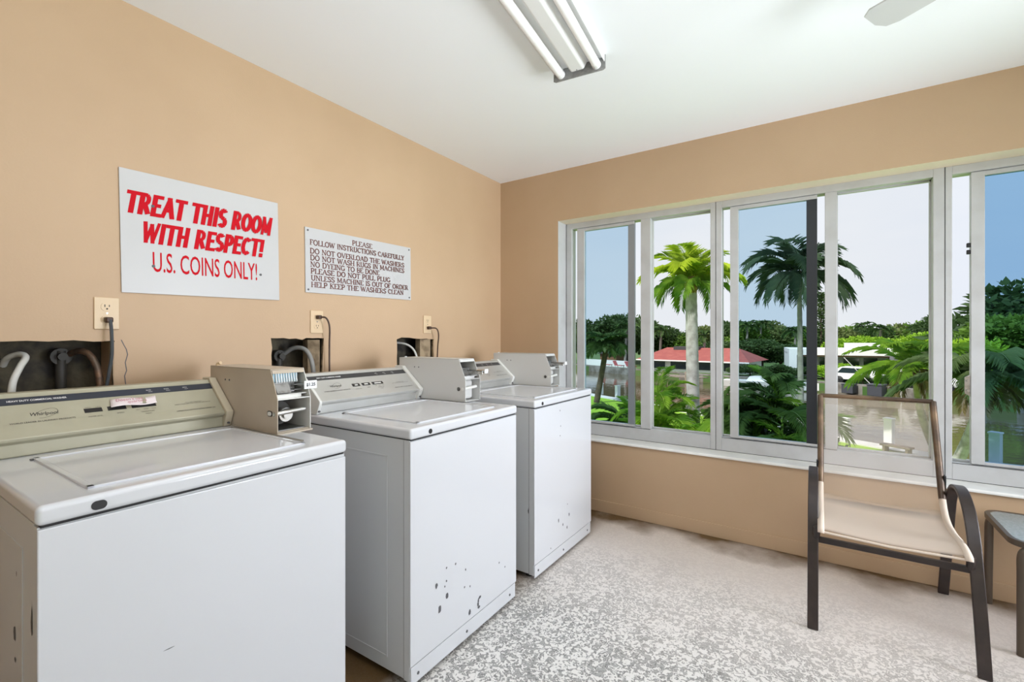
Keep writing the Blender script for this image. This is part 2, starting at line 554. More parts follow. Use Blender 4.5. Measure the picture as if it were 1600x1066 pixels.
# engraved serif capitals drawn as strokes: T = thick, t = thin, s = serif at (x, y)
def _el(cx, cy, rx, ry, a0, a1, n=9):
    return [(cx + rx * math.cos((a0 + (a1 - a0) * i / n) * D2R), cy + ry * math.sin((a0 + (a1 - a0) * i / n) * D2R)) for i in range(n + 1)]
GL = {
 'A': (.86, [('t', [(.1, 0), (.43, 1)]), ('T', [(.43, 1), (.76, 0)]), ('t', [(.22, .35), (.64, .35)])], [(.1, 0), (.76, 0)]),
 'B': (.72, [('T', [(.16, 0), (.16, 1)]), ('t', [(.16, 1), (.4, 1)] + _el(.4, .76, .2, .24, 90, -90) + [(.16, .52)]), ('T', [(.16, .52), (.42, .52)] + _el(.42, .26, .22, .26, 90, -90) + [(.16, 0)])], [(.16, 0), (.16, 1)]),
 'C': (.78, [('T', _el(.42, .5, .32, .5, 45, 315))], [(.66, .82)]),
 'D': (.84, [('T', [(.16, 0), (.16, 1)]), ('T', [(.16, 1), (.36, 1)] + _el(.36, .5, .38, .5, 90, -90) + [(.16, 0)])], [(.16, 0), (.16, 1)]),
 'E': (.68, [('T', [(.16, 0), (.16, 1)]), ('t', [(.16, 1), (.6, 1)]), ('t', [(.16, .52), (.48, .52)]), ('t', [(.16, 0), (.62, 0)])], [(.16, 0), (.16, 1), (.58, .9), (.6, .1)]),
 'F': (.64, [('T', [(.16, 0), (.16, 1)]), ('t', [(.16, 1), (.58, 1)]), ('t', [(.16, .52), (.46, .52)])], [(.16, 0), (.16, 1), (.56, .9)]),
 'G': (.82, [('T', _el(.42, .5, .32, .5, 45, 350)), ('T', [(.7, .0), (.7, .42)])], [(.7, .42), (.66, .85)]),
 'H': (.86, [('T', [(.16, 0), (.16, 1)]), ('T', [(.7, 0), (.7, 1)]), ('t', [(.16, .5), (.7, .5)])], [(.16, 0), (.16, 1), (.7, 0), (.7, 1)]),
 'I': (.36, [('T', [(.18, 0), (.18, 1)])], [(.18, 0), (.18, 1)]),
 'K': (.80, [('T', [(.16, 0), (.16, 1)]), ('t', [(.16, .42), (.64, 1)]), ('T', [(.32, .58), (.68, 0)])], [(.16, 0), (.16, 1), (.64, 1), (.68, 0)]),
 'L': (.64, [('T', [(.16, 0), (.16, 1)]), ('t', [(.16, 0), (.6, 0)])], [(.16, 0), (.16, 1), (.58, .1)]),
 'M': (.98, [('t', [(.14, 0), (.16, 1)]), ('T', [(.16, 1), (.48, .15)]), ('t', [(.48, .15), (.8, 1)]), ('T', [(.82, 0), (.82, 1)])], [(.14, 0), (.16, 1), (.82, 0), (.82, 1)]),
 'N': (.86, [('t', [(.14, 0), (.14, 1)]), ('T', [(.14, 1), (.7, 0)]), ('t', [(.7, 0), (.7, 1)])], [(.14, 0), (.14, 1), (.7, 1)]),
 'O': (.86, [('T', _el(.43, .5, .34, .5, 0, 360, 18))], []),
 'P': (.70, [('T', [(.16, 0), (.16, 1)]), ('T', [(.16, 1), (.38, 1)] + _el(.38, .73, .22, .27, 90, -90) + [(.16, .46)])], [(.16, 0), (.16, 1)]),
 'R': (.80, [('T', [(.16, 0), (.16, 1)]), ('t', [(.16, 1), (.38, 1)] + _el(.38, .75, .22, .25, 90, -90) + [(.16, .5)]), ('T', [(.38, .5), (.68, 0)])], [(.16, 0), (.16, 1), (.7, 0)]),
 'S': (.66, [('T', _el(.33, .75, .22, .25, 30, 270) + _el(.33, .25, .24, .25, 90, -150))], [(.54, .86), (.12, .14)]),
 'T': (.74, [('T', [(.37, 0), (.37, 1)]), ('t', [(.06, 1), (.68, 1)])], [(.37, 0), (.08, .92), (.66, .92)]),
 'U': (.84, [('T', [(.16, 1), (.16, .3)] + _el(.42, .3, .26, .3, 180, 360) + [(.68, 1)])], [(.16, 1), (.68, 1)]),
 'V': (.82, [('T', [(.1, 1), (.41, 0)]), ('t', [(.41, 0), (.72, 1)])], [(.1, 1), (.72, 1)]),
 'W': (1.1, [('T', [(.08, 1), (.32, 0)]), ('t', [(.32, 0), (.55, .9)]), ('T', [(.55, .9), (.78, 0)]), ('t', [(.78, 0), (1.02, 1)])], [(.08, 1), (1.02, 1), (.55, .92)]),
 'Y': (.80, [('T', [(.1, 1), (.4, .48)]), ('t', [(.7, 1), (.4, .48)]), ('T', [(.4, .5), (.4, 0)])], [(.1, 1), (.7, 1), (.4, 0)]),
}
def serif_line(mb, fr, body, a0, a1, b, h, lift=0.0008):
    """engraved capitals between a0 and a1, centred on height b"""
    adv = sum(0.42 if c == ' ' else GL[c][0] for c in body)
    k = (a1 - a0) / adv
    x = a0
    for c in body:
        if c == ' ':
            x += 0.42 * k
            continue
        w, strokes, serifs = GL[c]
        quads = []
        for kind, pts in strokes:
            th = 0.16 if kind == 'T' else 0.09
            for (p, q) in zip(pts[:-1], pts[1:]):
                d = Vector((q[0] - p[0], q[1] - p[1]))
                if d.length < 1e-6: continue
                d.normalize()
                n = Vector((-d.y, d.x)) * th / 2
                e = d * 0.02
                quads.append([(p[0] - e.x + n.x, p[1] - e.y + n.y), (q[0] + e.x + n.x, q[1] + e.y + n.y), (q[0] + e.x - n.x, q[1] + e.y - n.y), (p[0] - e.x - n.x, p[1] - e.y - n.y)])
        for sx, sy in serifs:
            quads.append([(sx - .15, sy - .045), (sx + .15, sy - .045), (sx + .15, sy + .045), (sx - .15, sy + .045)])
        for qd in quads:
            lift += 0.00001
            mb.add([fr.at(x + px * k, b + (py - .5) * h, lift) for px, py in qd], [(0, 1, 2, 3)])
        x += w * k
    return mb

GL['!'] = (.34, [('T', [(.17, .36), (.17, 1)]), ('T', [(.17, 0), (.17, .03)])], [])
def heavy_line(mb, fr, body, a0, a1, b, h, lift=0.0008, th=0.195, slant=0.17):
    """fat slanted sign capitals between a0 and a1, centred on height b"""
    adv = sum(0.46 if c == ' ' else GL[c][0] + 0.09 for c in body) + slant
    k = (a1 - a0) / adv
    asp = k / h                                    # glyph units across to up
    x = a0
    for c in body:
        if c == ' ':
            x += 0.46 * k
            continue
        w, strokes, _ = GL[c]
        for kind, pts in strokes:
            tv = (th if kind == 'T' else th * 0.86) * (0.82 if c in 'MWB' else 1.0)
            P = [Vector((p[0] * asp, tv / 2 + p[1] * (1 - tv))) for p in pts]
            for i in range(len(P) - 1):
                d = P[i + 1] - P[i]
                if d.length < 1e-6: continue
                d.normalize()
                n = Vector((-d.y, d.x)) * tv / 2
                e0 = d * (tv / 2 if i == 0 and len(pts) < 9 else tv * .1)
                e1 = d * (tv / 2 if i == len(P) - 2 and len(pts) < 9 else tv * .1)
                if abs(d.x) > .25 and abs(d.y) > .25:
                    e0, e1 = e0 * .35, e1 * .35
                q = [P[i] - e0 + n, P[i + 1] + e1 + n, P[i + 1] + e1 - n, P[i] - e0 - n]
                lift += 0.00003
                mb.add([fr.at(x + (p.x + slant * max(0, min(1, p.y))) * h, b + (max(0, min(1, p.y)) - .5) * h, lift) for p in q], [(0, 1, 2, 3)])
        x += (w + .09) * k
    return mb

# ================================================================== the room
CEIL = 2.487
WX1, WZ0, WZ1 = 3.80, 0.492, 2.108          # right end, sill and head of the window opening
WX0 = 0.527

def sheet_with_holes(outer, holes, to3):
    """filled planar sheet with holes; returns verts, faces (3D)"""
    bm = bmesh.new()
    for loop in [outer] + holes:
        vs = [bm.verts.new((p[0], p[1], 0)) for p in loop]
        for i in range(len(vs)):
            bm.edges.new((vs[i], vs[(i + 1) % len(vs)]))
    bmesh.ops.triangle_fill(bm, use_beauty=True, use_dissolve=False, edges=bm.edges[:])
    bm.verts.index_update()
    v = [to3(q.co.x, q.co.y) for q in bm.verts]
    f = [[q.index for q in fc.verts] for fc in bm.faces]
    bm.free()
    return v, f

mb = MB()
mb.box(-0.2, 4.3, -4.8, 0.2, -0.15, 0.0)
fl = mb.build('floor', M['floor'], kind='structure')
mb = MB()
mb.box(-0.2, 4.5, -8.0, 0.55, CEIL, CEIL + 0.2)          # roof slab lengthened out of view to block sun at the doorway
mb.build('ceiling', M['ceiling'], kind='structure')

# left wall with three ragged holes broken through to the pipes
def ragged(y0, y1, z0, z1, seed, j=0.006):
    r = random.Random(seed)
    pts = []
    for (a, b, c, d) in ((y0, z0, y1, z0), (y1, z0, y1, z1), (y1, z1, y0, z1), (y0, z1, y0, z0)):
        n = 9
        for i in range(n):
            t = i / n
            pts.append((a + (c - a) * t + r.uniform(-j, j), b + (d - b) * t + r.uniform(-j, j)))
    return pts
HOLES = [ragged(-2.98, -2.472, 0.86, 1.221, 1, .004), ragged(-1.888, -1.615, 0.86, 1.226, 2, .006), ragged(-1.112, -0.789, 0.86, 1.227, 3, .007)]
mb = MB()
v, f = sheet_with_holes([(-4.8, 0), (0.0, 0), (0.0, CEIL), (-4.8, CEIL)], HOLES, lambda a, b: (0, a, b))
mb.m(0).add(v, f)
for hl in HOLES:
    n = len(hl)
    cy = sum(p[0] for p in hl) / n; cz = sum(p[1] for p in hl) / n
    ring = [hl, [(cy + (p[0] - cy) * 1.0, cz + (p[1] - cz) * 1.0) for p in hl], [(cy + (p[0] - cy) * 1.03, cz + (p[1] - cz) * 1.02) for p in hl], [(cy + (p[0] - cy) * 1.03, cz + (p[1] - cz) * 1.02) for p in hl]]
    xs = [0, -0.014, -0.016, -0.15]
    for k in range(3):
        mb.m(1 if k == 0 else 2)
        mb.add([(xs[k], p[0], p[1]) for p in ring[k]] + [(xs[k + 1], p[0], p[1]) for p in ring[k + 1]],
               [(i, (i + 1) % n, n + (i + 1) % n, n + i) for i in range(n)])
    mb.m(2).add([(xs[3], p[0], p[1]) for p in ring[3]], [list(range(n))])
# thin plaster cracks beside the first hole
def crack(mb, pts, w):
    for (a, b) in zip(pts[:-1], pts[1:]):
        mb.add([(0.0006, a[0], a[1]), (0.0006, b[0], b[1]), (0.0006, b[0] + w, b[1]), (0.0006, a[0] + w, a[1])], [(0, 1, 2, 3)])
mb.m(3)
crack(mb, [(-2.437, 1.19), (-2.433, 1.17), (-2.440, 1.14), (-2.436, 1.11), (-2.442, 1.09), (-2.438, 1.05)], 0.003)
crack(mb, [(-2.452, 1.225), (-2.444, 1.205), (-2.437, 1.19)], 0.003)
mb.m(0).box(-0.14, 0.001, -2.4715, -2.456, 0.86, 1.217)
mb.build('wall_left', [M['wall'], M['raw_edge'], M['recess'], M['chip']], kind='structure')
# raw studs seen in the holes
for nm, y0, y1, x0, x1 in (('trim_1', -1.690, -1.622, -0.06, -0.017), ('trim_2', -0.893, -0.797, -0.06, -0.018)):
    mb = MB(); mb.box(x0, x1, y0, y1, 0.86, 1.222)
    mb.build(nm, M['cavity_wood'], kind='structure')

# window wall
hole = [(WX0, WZ0), (WX1, WZ0), (WX1, WZ1), (WX0, WZ1)]
mb = MB()
for y in (0.0, 0.22):
    v, f = sheet_with_holes([(0, 0), (4.3, 0), (4.3, CEIL), (0, CEIL)], [hole], lambda a, b, y=y: (a, y, b))
    mb.m(0).add(v, f)
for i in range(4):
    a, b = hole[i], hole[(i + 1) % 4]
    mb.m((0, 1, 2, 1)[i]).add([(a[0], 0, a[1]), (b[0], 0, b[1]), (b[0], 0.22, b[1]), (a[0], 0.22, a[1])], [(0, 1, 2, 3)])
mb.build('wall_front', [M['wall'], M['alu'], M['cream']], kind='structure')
RW = [(-3.2, -1.6, 0.45, 1.65), (-1.32, -0.28, 0.55, 1.85)]  # openings invented to hold the side fill lamps
mb = MB()
for x in (4.3, 4.45):
    v, f = sheet_with_holes([(-4.8, 0), (0.22, 0), (0.22, CEIL), (-4.8, CEIL)], [[(a, c), (b, c), (b, d), (a, d)] for a, b, c, d in RW], lambda p, q, x=x: (x, p, q))
    mb.add(v, f)
for a, b, c, d in RW:
    for p, q in (((a, c), (b, c)), ((b, c), (b, d)), ((b, d), (a, d)), ((a, d), (a, c))):
        mb.add([(4.3, p[0], p[1]), (4.3, q[0], q[1]), (4.45, q[0], q[1]), (4.45, p[0], p[1])], [(0, 1, 2, 3)])
mb.build('wall_right', M['wall'], kind='structure')
for k, (a, b, c, d) in enumerate(RW):
    wr = structure_root('window_%d' % (4 + k))  # unseen window added around a fill lamp
    mb = MB()
    mb.box(4.31, 4.35, a, a + 0.05, c, d).box(4.31, 4.35, b - 0.05, b, c, d).box(4.31, 4.35, a + .05, b - .05, c, c + 0.05).box(4.31, 4.35, a + .05, b - .05, d - 0.05, d)
    mb.build('frame', M['alu'], wr, bevel=0.002)
mb = MB()
mb.box(0, 2.2, -4.95, -4.8, 0, CEIL).box(3.6, 4.45, -4.95, -4.8, 0, CEIL).box(2.2, 3.6, -4.95, -4.8, 2.15, CEIL)
mb.build('wall_back', M['wall'], kind='structure')
mb = MB(); mb.box(0.0, 4.3, -0.009, 0.0, 0.0, 0.082)
mb.build('baseboard_front', M['wall'], bevel=0.003, kind='structure')
mb = MB(); mb.prism([(-0.018, WZ0 + 0.001), (-0.018, 0.503), (-0.012, 0.509), (0.14, 0.509), (0.14, WZ0 + 0.001)], 'x', WX0 - 0.012, WX1)
mb.v = [(p[0], p[1], p[2]) for p in mb.v]
mb.build('trim_3', M['marble'], bevel=0.003, kind='structure')

# ------------------------------------------------------------------ windows
def window(n, x0, xj0, s0, s1, g1, d1, c0, c1, r1, x1):
    """x0 jamb xj0 gap s0 [stile s1 tinted pane g1 dark stile d1] gap c0 [centre stile c1] clear pane r1 jamb x1"""
    w = structure_root('window_%d' % n)
    F0, F1 = 0.130, 0.205
    zb, zt = 0.598, 2.066
    f = MB()
    f.box(x0, xj0, F0, F1, 0.509, WZ1)
    f.box(r1, x1, F0, F1, 0.509, WZ1)
    f.box(xj0, r1, F0, F1, 0.509, zb - 0.004)
    f.box(xj0, r1, F0, F1, zt, WZ1)
    f.box(xj0, c0, 0.186, F1, zb - 0.004, zb + 0.006)
    f.build('frame', M['alu'], w, bevel=0.002)
    g = MB()
    for a, b, c, d in ((xj0, c1, zb - 0.006, zb - 0.0035), (x0, x0 + 0.0025, 0.509, WZ1), (x0, x1, 0.5085, 0.5115)):
        g.box(a, b, F0 - 0.0008, F0 + 0.004, c, d)
    g.build('weather_seal', M['seal'], w)
    c = MB(); c.box(c0, c1, F0 + 0.002, 0.203, zb - 0.004, zt)
    c.build('centre_stile', M['alu'], w, bevel=0.002)
    sash = MB()
    sash.box(s0, s1, 0.138, 0.172, zb, zt - 0.002)
    sash.box(s1, d1, 0.140, 0.172, zb, zb + 0.014)
    sash.box(s1, d1, 0.140, 0.172, zt - 0.024, zt - 0.002)
    so = sash.build('sash', M['alu'], w, bevel=0.0015)
    t = MB(); t.box(s1, g1, 0.154, 0.160, zb + 0.014, zt - 0.024)
    t.build('tinted_pane', M['tint_deep'] if n == 3 else M['tint'], so)
    k = MB(); k.box(g1, d1, 0.146, 0.172, zb + 0.012, zt - 0.022)
    k.build('interlock_stile', M['grey_alu'] if n == 1 else M['dark_alu'], so, bevel=0.0015)
    p = MB(); p.box(c1, r1, 0.186, 0.191, zb - 0.004, zt)
    p.build('clear_pane', M['clear'], w)
    b = MB()
    b.box(c1, c1 + 0.005, 0.178, 0.20, zb, zt).box(r1 - 0.007, r1, 0.178, 0.20, zb, zt)
    b.box(c1, r1, 0.178, 0.20, zb - 0.003, zb + 0.006).box(c1, r1, 0.178, 0.20, zt - 0.008, zt)
    b.build('glazing_bead', M['alu'], w)
    return w, so
window(1, 0.530, 0.575, 0.617, 0.676, 1.015, 1.062, 1.112, 1.180, 1.570, 1.602)
window(2, 1.602, 1.638, 1.686, 1.733, 2.095, 2.148, 2.185, 2.242, 2.649, 2.694)
w3, sash3 = window(3, 2.694, 2.722, 2.793, 2.843, 3.22, 3.27, 3.30, 3.36, 3.75, 3.798)
mb = MB()
mb.prism([(2.772, 0.95), (2.793, 0.935), (2.793, 1.045), (2.772, 1.03)], 'y', 0.150, 0.158)
mb.cyl((2.783, 0.150, 0.965), (2.783, 0.135, 0.965), 0.006).cyl((2.783, 0.150, 1.015), (2.783, 0.135, 1.015), 0.006)
mb.build('latch', M['chrome'], sash3)
for z in (1.70, 1.665):
    mb = MB(); mb.box(2.778, 2.793, 0.140, 0.155, z - 0.011, z + 0.011)
    mb.build('clip', M['black'], sash3, bevel=0.003)

# ================================================================== washers
CW = 0.343
PROFILE = [(-0.70, 0.213), (-0.285, 0.213), (-0.243, 0.115), (-0.243, 0.004), (-0.565, 0.004), (-0.548, 0.047), (-0.70, 0.165)]
Z0 = 0.914

def chip_faces(mb, frame, spots, seed):
    r = random.Random(seed)
    for a, b, sa, sb in spots:
        n = 8
        mb.add([frame.at(a + math.cos(2 * PI * i / n) * sa * r.uniform(.7, 1.2), b + math.sin(2 * PI * i / n) * sb * r.uniform(.7, 1.2), 0.0007) for i in range(n)], [list(range(n))])

def washer(label, fx, cy, rz, style, chips, side_chips, plug, tilt=0.0):
    old = style == 'old'
    A_PANEL = M['khaki'] if old else M['silver']
    A_CAP = M['khaki_cap'] if old else M['cap_white']
    A_BOX = M['beige_box'] if old else M['grey_box']
    A_STRIP = M['navy'] if old else M['charcoal']
    root = thing('washing_machine', label, 'washing machine', (fx, cy, 0), rz, 'coin washers along the left wall')
    FR = Frame((0, 0, 0), (0, 1, 0), (0, 0, 1))
    # cabinet: sides, back, front return strips
    c = MB()
    c.box(-0.66, -0.036, -CW + 0.004, CW - 0.004, 0.03, 0.872)
    c.box(-0.034, -0.0065, -CW + 0.002, CW - 0.002, 0.028, 0.872)
    for s in (-1, 1):                                            # pressed outline on the side sheets
        y = s * (CW - 0.004)
        for q in ((-0.62, -0.12, 0.075, 0.081), (-0.62, -0.12, 0.80, 0.806)):
            c.box(q[0], q[1], min(y, y + s * .0015), max(y, y + s * .0015), q[2], q[3])
        for q in ((-0.62, -0.614), (-0.126, -0.12)):
            c.box(q[0], q[1], min(y, y + s * .0015), max(y, y + s * .0015), 0.075, 0.806)
    c.m(1)
    for s in (-1, 1):                                            # seam between side sheet and front return
        y = s * (CW - 0.003)
        c.box(-0.0365, -0.0335, min(y, y - s * .004), max(y, y - s * .004), 0.03, 0.87)
    if side_chips:
        chip_faces(c, Frame((0, -CW + 0.004, 0), (1, 0, 0), (0, 0, 1)), side_chips, 5)
    c.build('cabinet', [M['enamel_side'], M['chip']], root, bevel=0.003)
    # front panel
    p = MB()
    p.box(-0.0065, 0.0, -CW + 0.001, CW - 0.001, 0.0815, 0.869)
    p.m(1)
    chip_faces(p, FR, [q for q in chips], 11)
    fp = p.build('front_panel', [M['enamel'], M['chip']], root, bevel=0.003)
    if tilt:
        for vtx in fp.data.vertices:
            vtx.co.z -= tilt * (vtx.co.y + CW) / (2 * CW) * (1 if vtx.co.z > .5 else 0)
    k = MB()
    k.box(-0.006, -0.0005, -CW + 0.004, CW - 0.010, 0.016, 0.079)
    kp = k.build('kick_panel', M['enamel'], root, bevel=0.002)
    for y in (-0.305, -0.03, 0.285):
        s = MB(); s.cyl((-0.001, y, 0.045), (0.0015, y, 0.045), 0.0055, 10)
        s.build('screw', M['chip'], kp)
    for sx in (-0.60, -0.06):
        for sy in (-0.29, 0.29):
            q = MB(); q.cyl((sx, sy, 0.0), (sx, sy, 0.012), 0.022, 12).cyl((sx, sy, 0.012), (sx, sy, 0.03), 0.008, 8)
            q.build('foot', M['black'], root)
    # top
    t = MB(); t.box(-0.68, 0.004, -CW - 0.002, CW + 0.002, 0.875, Z0)
    tp = t.build('top', M['enamel'], root, bevel=0.011, seg=4)
    t = MB(); t.box(-0.655, -0.004, -CW + 0.006, CW - 0.006, 0.8705, 0.876)
    t.build('gap_shade', M['slot'], tp)  # black filler standing in for the shade in the slit
    pl = MB()
    pl.prism([(plug + a, 0.892 + b) for a, b in rounded_rect(-0.0125 if old else -.009, 0.0125 if old else .009, -0.009, 0.009, 0.0085)], 'x', 0.0035, 0.0055)
    pl.build('plug', M['black'], tp)
    # lid
    l = MB()
    y0, y1, x0, x1 = -0.257, 0.238, -0.482, -0.052
    l.box(x0, x1, y0, y1, Z0 - 0.004, Z0 + 0.0025)
    l.box(x0, x1, y0, y0 + 0.013, Z0, Z0 + 0.0055).box(x0, x1, y1 - 0.013, y1, Z0, Z0 + 0.0055)
    l.box(x1 - 0.014, x1, y0, y1, Z0, Z0 + 0.0055).box(x0, x0 + 0.016, y0, y1, Z0, Z0 + 0.0055)
    l.m(1).box(x0 - 0.002, x0 + 0.012, y0 - 0.006, y0 + 0.002, Z0, Z0 + 0.0035)
    l.box(x0 - 0.002, x0 + 0.010, y1 - 0.004, y1 + 0.004, Z0, Z0 + 0.0035)
    l.m(0)
    l.build('lid', [M['enamel'], M['chip']], root, bevel=0.0025, seg=2)
    g = MB(); g.box(-0.50, -0.09, y1 + 0.004, y1 + 0.020, Z0 - 0.002, Z0 + 0.003)
    g.build('hinge_strip', M['taupe'], root)
    # console
    yl, yr = -CW + 0.015, 0.236
    body = [(-0.70, 0.0), (-0.70, 0.163), (-0.655, 0.163), (-0.648, 0.152), (-0.530, 0.053), (-0.533, 0.044), (-0.548, 0.036), (-0.548, 0.002), (-0.552, 0.0)]
    c = MB(); c.prism([(a, Z0 + b) for a, b in body], 'y', yl, yr)
    con = c.build('console', A_PANEL, root, bevel=0.0025)
    capp = [(-0.705, 0.0), (-0.705, 0.170), (-0.650, 0.170), (-0.642, 0.160), (-0.520, 0.057), (-0.520, 0.046), (-0.540, 0.004), (-0.544, 0.0)]
    for a, b in ((-CW + 0.002, yl), (yr, 0.260)):
        e = MB(); e.prism([(x, Z0 + z) for x, z in capp], 'y', a, b)
        ec = e.build('end_cap', A_CAP, con, bevel=0.003)
        s = MB(); s.cyl((-0.536, (a + b) / 2, Z0 + 0.014), (-0.528, (a + b) / 2, Z0 + 0.014), 0.004, 8)
        s.build('screw', M['chip'], ec)
    P0, P1 = Vector((-0.530, 0, Z0 + 0.053)), Vector((-0.648, 0, Z0 + 0.152))
    SL = (P1 - P0).length
    KF = Frame(P0, (0, 1, 0), P1 - P0)
    def slab(name, m, a0, a1, b0, b1, lift):
        q = MB()
        q.add([KF.at(a, b * SL, c) for c in (-0.001, lift) for a, b in ((a0, b0), (a1, b0), (a1, b1), (a0, b1))],
              [(0, 1, 2, 3), (4, 5, 6, 7), (0, 1, 5, 4), (1, 2, 6, 5), (2, 3, 7, 6), (3, 0, 4, 7)])
        return q.build(name, m, con)
    slab('fascia_strip', A_STRIP, yl, yr, 0.80, 0.975, 0.0012)
    def words(name, m, items, lift=0.0006):
        for it in items:
            q = MB()
            letter(q, KF, it[0], it[1], it[2] * SL, it[3], it[4] * SL, lift, *(it[5:] if len(it) > 5 else ()))
            q.build(name, m, con)
    words('lettering', M['white_ink'], [('HEAVY DUTY COMMERCIAL WASHER', -0.218, 0.885, 0.122, 0.045, 0.02),
                                        ('RINSE', 0.045, 0.90, 0.013, 0.03), ('WASH', 0.095, 0.90, 0.014, 0.03), ('SPIN', 0.150, 0.90, 0.013, 0.03),
                                        ('HOLD', 0.048, 0.85, 0.011, 0.02), ('FINAL', 0.099, 0.85, 0.012, 0.02), ('OUT', 0.153, 0.85, 0.011, 0.02)], 0.0018)
    ink = [('WORLD LEADER IN LAUNDRY PRODUCTS', -0.218, 0.345, 0.132, 0.035, 0.01), ('WATER LEVEL', -0.108, 0.32, 0.034, 0.028),
           ('SPEED', -0.048, 0.34, 0.018, 0.028), ('HOT', -0.003, 0.37, 0.010, 0.026), ('WARM', 0.018, 0.37, 0.013, 0.026), ('COLD', 0.039, 0.37, 0.011, 0.026),
           ('TEMPERATURE', 0.02, 0.30, 0.036, 0.026), ('FABRIC', 0.02, 0.24, 0.016, 0.028),
           ('TO START MACHINE', 0.155, 0.43, 0.05, 0.022), ('INSERT COINS AND PUSH SLIDE ALL THE WAY IN', 0.153, 0.395, 0.108, 0.022),
           ('OPERATING INSTRUCTIONS UNDER LID', 0.155, 0.20, 0.118, 0.035, 0.01), ('NORMAL', -0.118, 0.56, 0.014, 0.02), ('LARGE', -0.095, 0.56, 0.012, 0.02)]
    words('lettering', M['dark_ink'], ink)
    # script logo with its swoosh ring
    q = MB()
    letter(q, KF, 'Whirlpool', -0.212, 0.515 * SL, 0.058, 0.105 * SL, 0.0006, 0.012, 0.25)
    ring = [(-0.208 + 0.024 * math.cos(t), (0.53 + 0.10 * math.sin(t) + 0.05 * math.cos(t)) * SL) for t in [(-0.75 + 1.75 * i / 20) * PI for i in range(21)]]
    for (a, b) in zip(ring[:-1], ring[1:]):
        d = Vector((b[0] - a[0], b[1] - a[1])).normalized(); nn = Vector((-d.y, d.x)) * 0.0004
        q.add([KF.at(a[0] + nn.x, a[1] + nn.y, .0006), KF.at(b[0] + nn.x, b[1] + nn.y, .0006), KF.at(b[0] - nn.x, b[1] - nn.y, .0006), KF.at(a[0] - nn.x, a[1] - nn.y, .0006)], [(0, 1, 2, 3)])
    q.build('logo', M['dark_ink'], con)
    for a0, a1 in ((-0.129, -0.088), (-0.075, -0.030), (-0.016, 0.048)):
        wdw = slab('setting_window', M['black'], a0, a1, 0.43, 0.535, 0.0012)
        if not old:
            q = MB(); q.add([KF.at(a, b * SL, 0.0018) for a, b in ((a0 + .012, .455), (a1 - .012, .455), (a1 - .012, .50), (a0 + .012, .50))], [(0, 1, 2, 3)])
            q.build('setting_slider', M['cap_white'], wdw)
    # coin box
    YL, YR = 0.262, 0.382
    poly = [(a, Z0 + b) for a, b in PROFILE]
    b_ = MB()
    b_.prism(poly, 'y', YL, YL + 0.003).m(1).prism(poly, 'y', YR - 0.003, YR).m(0)
    b_.box(-0.70, -0.285, YL, YR, Z0 + 0.210, Z0 + 0.213)
    b_.box(-0.70, -0.697, YL, YR, Z0 + 0.165, Z0 + 0.213)
    b_.box(-0.565, -0.250, YL + 0.003, YR - 0.003, Z0 + 0.003, Z0 + 0.006)
    b_.prism([(-0.285, Z0 + 0.210), (-0.281, Z0 + 0.210), (-0.276, Z0 + 0.198), (-0.280, Z0 + 0.198)], 'y', YL + 0.003, YR - 0.003)
    cb = b_.build('coin_box', [A_BOX, M['cap_white'] if old else A_BOX], root, bevel=0.001, seg=1)
    if old:
        b2 = MB(); b2.box(-0.56, -0.236, YL - 0.003, YR + 0.002, Z0 - 0.001, Z0 + 0.004)
        b2.build('base_plate', A_BOX, cb)
    n_ = MB()
    n_.box(-0.42, -0.415, YL + 0.003, YR - 0.003, Z0 + 0.006, Z0 + 0.209)
    n_.box(-0.415, -0.30, YL + 0.003, YL + 0.0045, Z0 + 0.006, Z0 + 0.11)
    n_.build('inner_back', M['grime'], cb)  # grimy black lining also paints in the shade inside the box
    n_ = MB()
    n_.box(-0.41, -0.246, YL + 0.003, YR - 0.003, Z0 + 0.112, Z0 + 0.115)
    n_.box(-0.41, -0.262, YL + 0.003, YR - 0.003, Z0 + 0.126, Z0 + 0.129)
    n_.box(-0.265, -0.262, YL + 0.003, YR - 0.024, Z0 + 0.115, Z0 + 0.128)
    n_.build('shelf', A_BOX if not old else M['cap_white'], cb)
    n_ = MB()
    n_.box(-0.40, -0.285, YL + 0.012, YR - 0.035, Z0 + 0.132, Z0 + 0.168)
    n_.prism([(-0.285, Z0 + 0.132), (-0.262, Z0 + 0.132), (-0.285, Z0 + 0.164)], 'y', YL + 0.012, YL + 0.062)
    if old:
        n_.box(-0.285, -0.262, YL + 0.070, YL + 0.098, Z0 + 0.140, Z0 + 0.143).box(-0.285, -0.262, YL + 0.070, YL + 0.098, Z0 + 0.156, Z0 + 0.159)
    n_.build('coin_mechanism', M['steel'], cb, bevel=0.002)
    if old:
        te = MB()
        te.box(-0.296, -0.290, YL + 0.012, YR - 0.022, Z0 + 0.166, Z0 + 0.200)
        te.build('coin_slots', M['slot_blue'], cb)
        for i in range(9):
            y = YL + 0.018 + i * 0.009
            u = MB(); u.prism([(-0.292, Z0 + 0.200), (-0.287, Z0 + 0.200), (-0.279, Z0 + 0.168), (-0.287, Z0 + 0.164)], 'y', y, y + 0.0028)
            u.build('slot_divider', M['tag_white'], cb)
        sl_x = -0.232
        u = MB(); u.box(-0.40, sl_x, YR - 0.030, YR - 0.008, Z0 + 0.150, Z0 + 0.160)
    else:
        sl_x = -0.185
        u = MB(); u.box(-0.40, sl_x, YL + 0.058, YR - 0.012, Z0 + 0.150, Z0 + 0.158).box(-0.40, sl_x, YL + 0.058, YL + 0.064, Z0 + 0.138, Z0 + 0.158)
    slide = u.build('coin_slide', M['chrome'], cb, bevel=0.002)
    u = MB()
    ty = YR - 0.010 if old else YR - 0.030
    tw, t0, t1 = (0.024, 0.143, 0.171) if old else (0.014, 0.142, 0.163)
